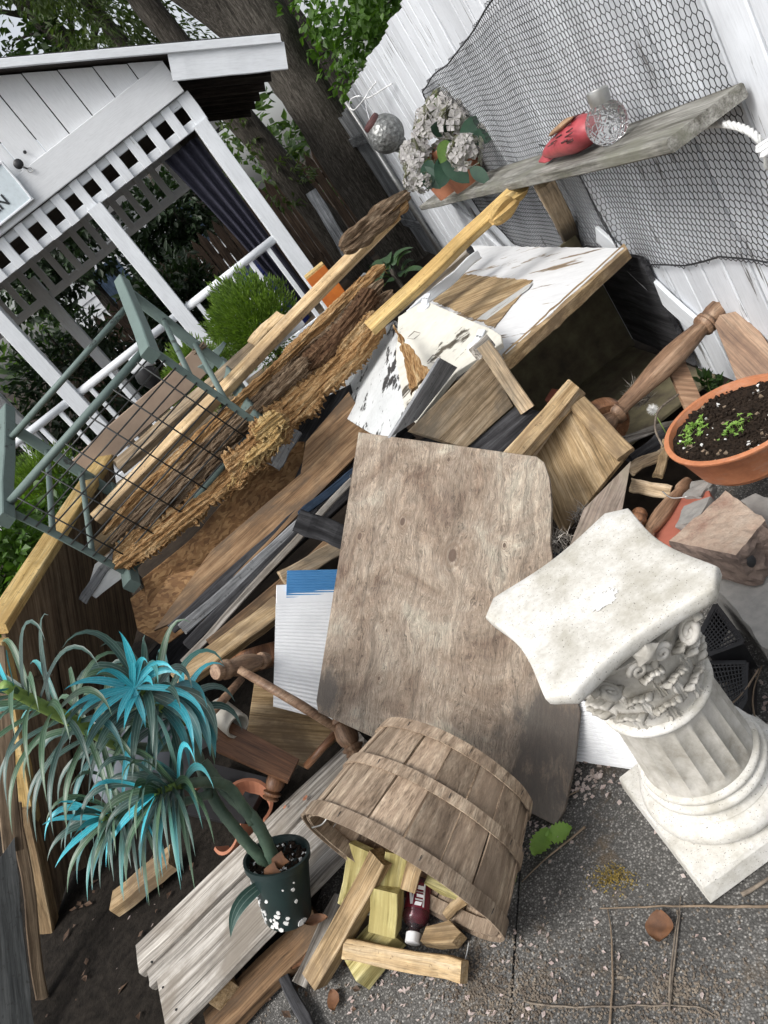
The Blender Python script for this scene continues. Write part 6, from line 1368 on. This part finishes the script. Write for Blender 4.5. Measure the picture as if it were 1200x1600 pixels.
def body(name, pr, a, b, mat, flat=.8, par=None):
    a = V(a); b = V(b); L = (b - a).length; m = frame(a, b - a, (0, 0, 1)); vs, fs = lathemesh([(x * L, r) for x, r in pr], 24); vs = [(x, y, z * flat) for x, y, z in vs]; return mesh(name, vs, fs, mat, par or bd, m, smooth=True)
s_ = SZ(b0, 1)
bb = body('body', [(0, .003), (.06, s_ * 9), (.2, s_ * 15), (.35, s_ * 19), (.5, s_ * 22), (.65, s_ * 26), (.8, s_ * 26), (.92, s_ * 20), (1, s_ * 9)], FP(852, 240, .15), FP(928, 196, .14), m_bird)
tl = pl((840, 250, b0.y), (870, 228, b0.y - .05), (862, 246, b0.y - .08)); sheet('tail', pts([(841, 252), (850, 238), (864, 224), (876, 232), (866, 246), (850, 253)], tl), .006, m_bird, parent=bd)
for i in range(30):
    t = R.uniform(.42, .85); an = R.uniform(-1.0, 1.6); L = (FP(928, 196, .14) - FP(852, 240, .15)).length; m = WM[bb.name]; rr = s_ * (22 + 5 * math.sin(t * 3)); p0 = m @ V((t * L, -rr * math.sin(an), rr * .8 * math.cos(an))); p1 = m @ V(((t + .13) * L, -(rr + s_) * math.sin(an), (rr + s_) * .8 * math.cos(an)))
    tube('feather_line', [p0, p1], s_ * .8, m_bird_dk, bd, 4)
body('wing', [(0, .004), (.3, s_ * 9), (.7, s_ * 12), (1, .006)], FP(858, 212, .17), FP(894, 184, .16), m_bird_tan, .4)
body('wing', [(0, .004), (.3, s_ * 8), (.7, s_ * 10), (1, .006)], FP(866, 204, .13), FP(904, 180, .12), m_bird_dk, .3)
for (u, v, u2, v2) in ((862, 230, 842, 226), (860, 234, 848, 238), (868, 246, 858, 254)): tube('wire_foot', [FP(u, v, .16), FP(u2, v2, .17)], s_ * 1.2, m_wire, bd, 5)
# ---------------------------------------------------------------- litter on the paving
def twig(name, px, z, r, label, mat=m_twig):
    q = curve([P(u, v, z=z) for u, v in px], 8); n = len(q); q = [p + V((.003 * nz(p, 30), .003 * nz(p + V((5, 0, 0)), 30), 0)) for p in q]
    tag(tube(name, q, [r * (1 - .6 * i / n) for i in range(n)], mat, None, 6), label, 'twig', 'twigs on the paving')
twig('twig', ((1260, 1418), (1150, 1416), (1050, 1416), (936, 1419)), .010, .0034, 'long pale straight twig lying in front of the pedestal plinth')
twig('twig', ((952, 1602), (957, 1530), (955, 1460), (949, 1418)), .006, .0026, 'dark upright twig crossing under the pale twig')
twig('twig', ((1046, 1580), (1054, 1500), (1061, 1440), (1063, 1400)), .006, .0024, 'thin pale stalk right of the dry brown leaf', m_crumb)
twig('twig', ((1046, 1560), (1050, 1500), (1060, 1425)), .008, .0028, 'second thin stalk beside the dry brown leaf', m_crumb)
twig('twig', ((822, 1566), (880, 1573), (960, 1573), (1075, 1572), (1120, 1588)), .006, .0024, 'long thin straw across the bottom of the paving', m_crumb)
twig('twig', ((914, 1292), (880, 1320), (845, 1350), (815, 1378)), .008, .003, 'thin green brown twig carrying fresh leaves', m_twig)
twig('twig', ((808, 1252), (850, 1256), (882, 1245), (905, 1236)), .012, .003, 'dark twig lying against the plywood foot')
twig('twig', ((1160, 1400), (1190, 1380), (1230, 1345)), .010, .005, 'pale broken twig against the right side of the plinth', m_crumb)
twig('twig', ((1135, 1105), (1160, 1085), (1185, 1045)), .10, .004, 'grey bent twig over the nursery tray')
twig('twig', ((1210, 1150), (1180, 1120), (1178, 1075), (1190, 1040)), .06, .003, 'dark curved twig at the right edge')
def flatleaf(name, u, v, L, W, ang, mat, label, z=.008, cat='leaf', curl=.3, lobes=0):
    c = P(u, v, z=z); d = V((math.cos(ang), math.sin(ang), 0)); s = V((-d.y, d.x, 0)); n = 24; vs = []; fs = []
    for i in range(n + 1):
        t = i / n; wv = W * .5 * math.sin(math.pi * min(.985, t * .97 + .02)) ** .75 * (1 + lobes * math.cos(t * 44))
        for k in (-1, -.5, 0, .5, 1): vs.append(c + d * L * (t - .5) + s * wv * k + V((0, 0, .004 + abs(curl) * L * .35 * ((k * k) * .35 + (t - .5) ** 2) + .003 * nz((t * 5, k * 3, u)))))
    fs = [(i*5+k, i*5+k+1, i*5+k+6, i*5+k+5) for i in range(n) for k in range(4)]
    return tag(mesh(name, vs, fs, mat, None, smooth=True), label, cat)
flatleaf('dry_leaf', 1033, 1450, .062, .058, .9, m_dry, 'curled brown dry leaf below the pale twig', curl=.8)
flatleaf('fresh_leaf', 848, 1318, .075, .06, .5, m_sprout, 'fresh green serrated leaf by the plywood foot', curl=.5, lobes=.16)
flatleaf('fresh_leaf', 876, 1304, .07, .055, -.4, m_sprout, 'second fresh green leaf pointing to the pedestal', curl=.6, lobes=.16)
flatleaf('fresh_leaf', 803, 1374, .04, .022, .8, m_sprout, 'small fresh leaf against the basket hoop', curl=.4)
flatleaf('dry_leaf', 524, 1565, .055, .036, 1.5, m_dry, 'tan dry leaf beside the end of the long brown stick', curl=.8)
flatleaf('dry_leaf', 495, 1440, .09, .03, 2.6, m_dry, 'rust coloured long dry leaf between pot and wood stick', z=.09, curl=.6)
flatleaf('dry_leaf', 470, 1500, .06, .045, .6, m_dry, 'dark dry leaf under the plank edge', z=.03, curl=.8)
flatleaf('dry_leaf', 1190, 1225, .05, .03, .6, m_dry, 'dry leaf in the corner behind the plinth', curl=.5)
flatleaf('orange_flake', 478, 1248, .02, .016, .4, m_terra, 'small orange clay flake on the grey platform', z=pz + .01, cat='flake', curl=.1); flatleaf('orange_flake', 446, 1262, .014, .012, 1.4, m_terra, 'tiny orange clay flake further left on the platform', z=pz + .01, cat='flake', curl=.1)
ms = MB()
for i in range(500):
    a = R.gauss(0, 1), R.gauss(0, 1); c = P(958 + a[0] * 18, 1368 + a[1] * 9 + abs(a[0]) * 4, z=.002); leafquad(ms, c, rndv() + V((0, 0, .3)), rndv(), R.uniform(.004, .010), .003)
tag(ms.build('moss_patch', m_moss), 'patch of yellow moss on the paving', 'moss', kind='stuff')
pm_ = MB(); cm = MB()
def flake(mb, p, s, el=1.6, lift=.003):
    a = R.uniform(0, 6.28); d = V((math.cos(a), math.sin(a), R.uniform(-.1, .25))); leafquad(mb, p + V((0, 0, lift)), d, V((R.uniform(-.3, .3), R.uniform(-.3, .3), 1)), s * el, s, 0, R.uniform(-.1, .4))
for i in range(110): flake(pm_, P(R.gauss(880, 130), R.gauss(1500, 90), z=0), R.uniform(.004, .010))
for i in range(90): flake(pm_, P(R.gauss(925, 25), R.gauss(1215, 22), z=.0), R.uniform(.006, .014), 1.4, R.uniform(.003, .02))
for i in range(70): flake(pm_, P(R.gauss(840, 24), R.gauss(1300, 22), z=.0), R.uniform(.006, .012), 1.4, R.uniform(.003, .012))
for i in range(90): flake(pm_, P(R.gauss(620, 70), R.gauss(1540, 40), z=.0), R.uniform(.004, .010), 2.2)
for i in range(70): flake(pm_, P(R.gauss(200, 60), R.gauss(1500, 50), z=.0), R.uniform(.004, .010), 2.2)
for i in range(60): flake(pm_, P(R.gauss(1170, 20), R.gauss(1130, 40), z=.0), R.uniform(.006, .014), 1.4)
lf = MB()
for i in range(60):
    p = P(R.uniform(60, 480), R.uniform(1330, 1600), z=.008); flake(lf, p, R.uniform(.006, .022), R.uniform(1.2, 2.4), R.uniform(.002, .012))
for i in range(18): flake(lf, P(R.uniform(480, 620), R.uniform(1420, 1600), z=.0), R.uniform(.006, .016), 1.6, R.uniform(.002, .010))
tag(lf.build('leaf_litter', m_litter), 'brown leaf litter and wood scraps on the soil at lower left', 'leaf litter', kind='stuff')
tag(pm_.build('fallen_petals', m_pinkp), 'scattered pale pink fallen petals and flakes on the paving', 'petals', kind='stuff')
for i in range(3400):
    k = R.random()
    u, v = (R.gauss(800, 60), R.gauss(1560, 30)) if k < .35 else (R.gauss(1060, 60), R.gauss(1560, 35)) if k < .6 else (R.gauss(750, 40), R.gauss(1510, 25)) if k < .7 else (R.uniform(40, 500), R.uniform(1330, 1600)) if k < .88 else (R.uniform(520, 1200), R.uniform(1400, 1600))
    p = P(u, v, z=.001); s = R.uniform(.0012, .0045); d = rndv(); x = d.orthogonal().normalized(); y = d.cross(x)
    cm.add([p + d * s, p - d * s, p + x * s, p - x * s, p + y * s, p - y * s], [(0, 2, 4), (0, 4, 3), (0, 3, 5), (0, 5, 2), (1, 4, 2), (1, 3, 4), (1, 5, 3), (1, 2, 5)])
tag(cm.build('grit', m_crumb), 'brown crumbs of rotten wood and grit on the paving', 'grit', kind='stuff')
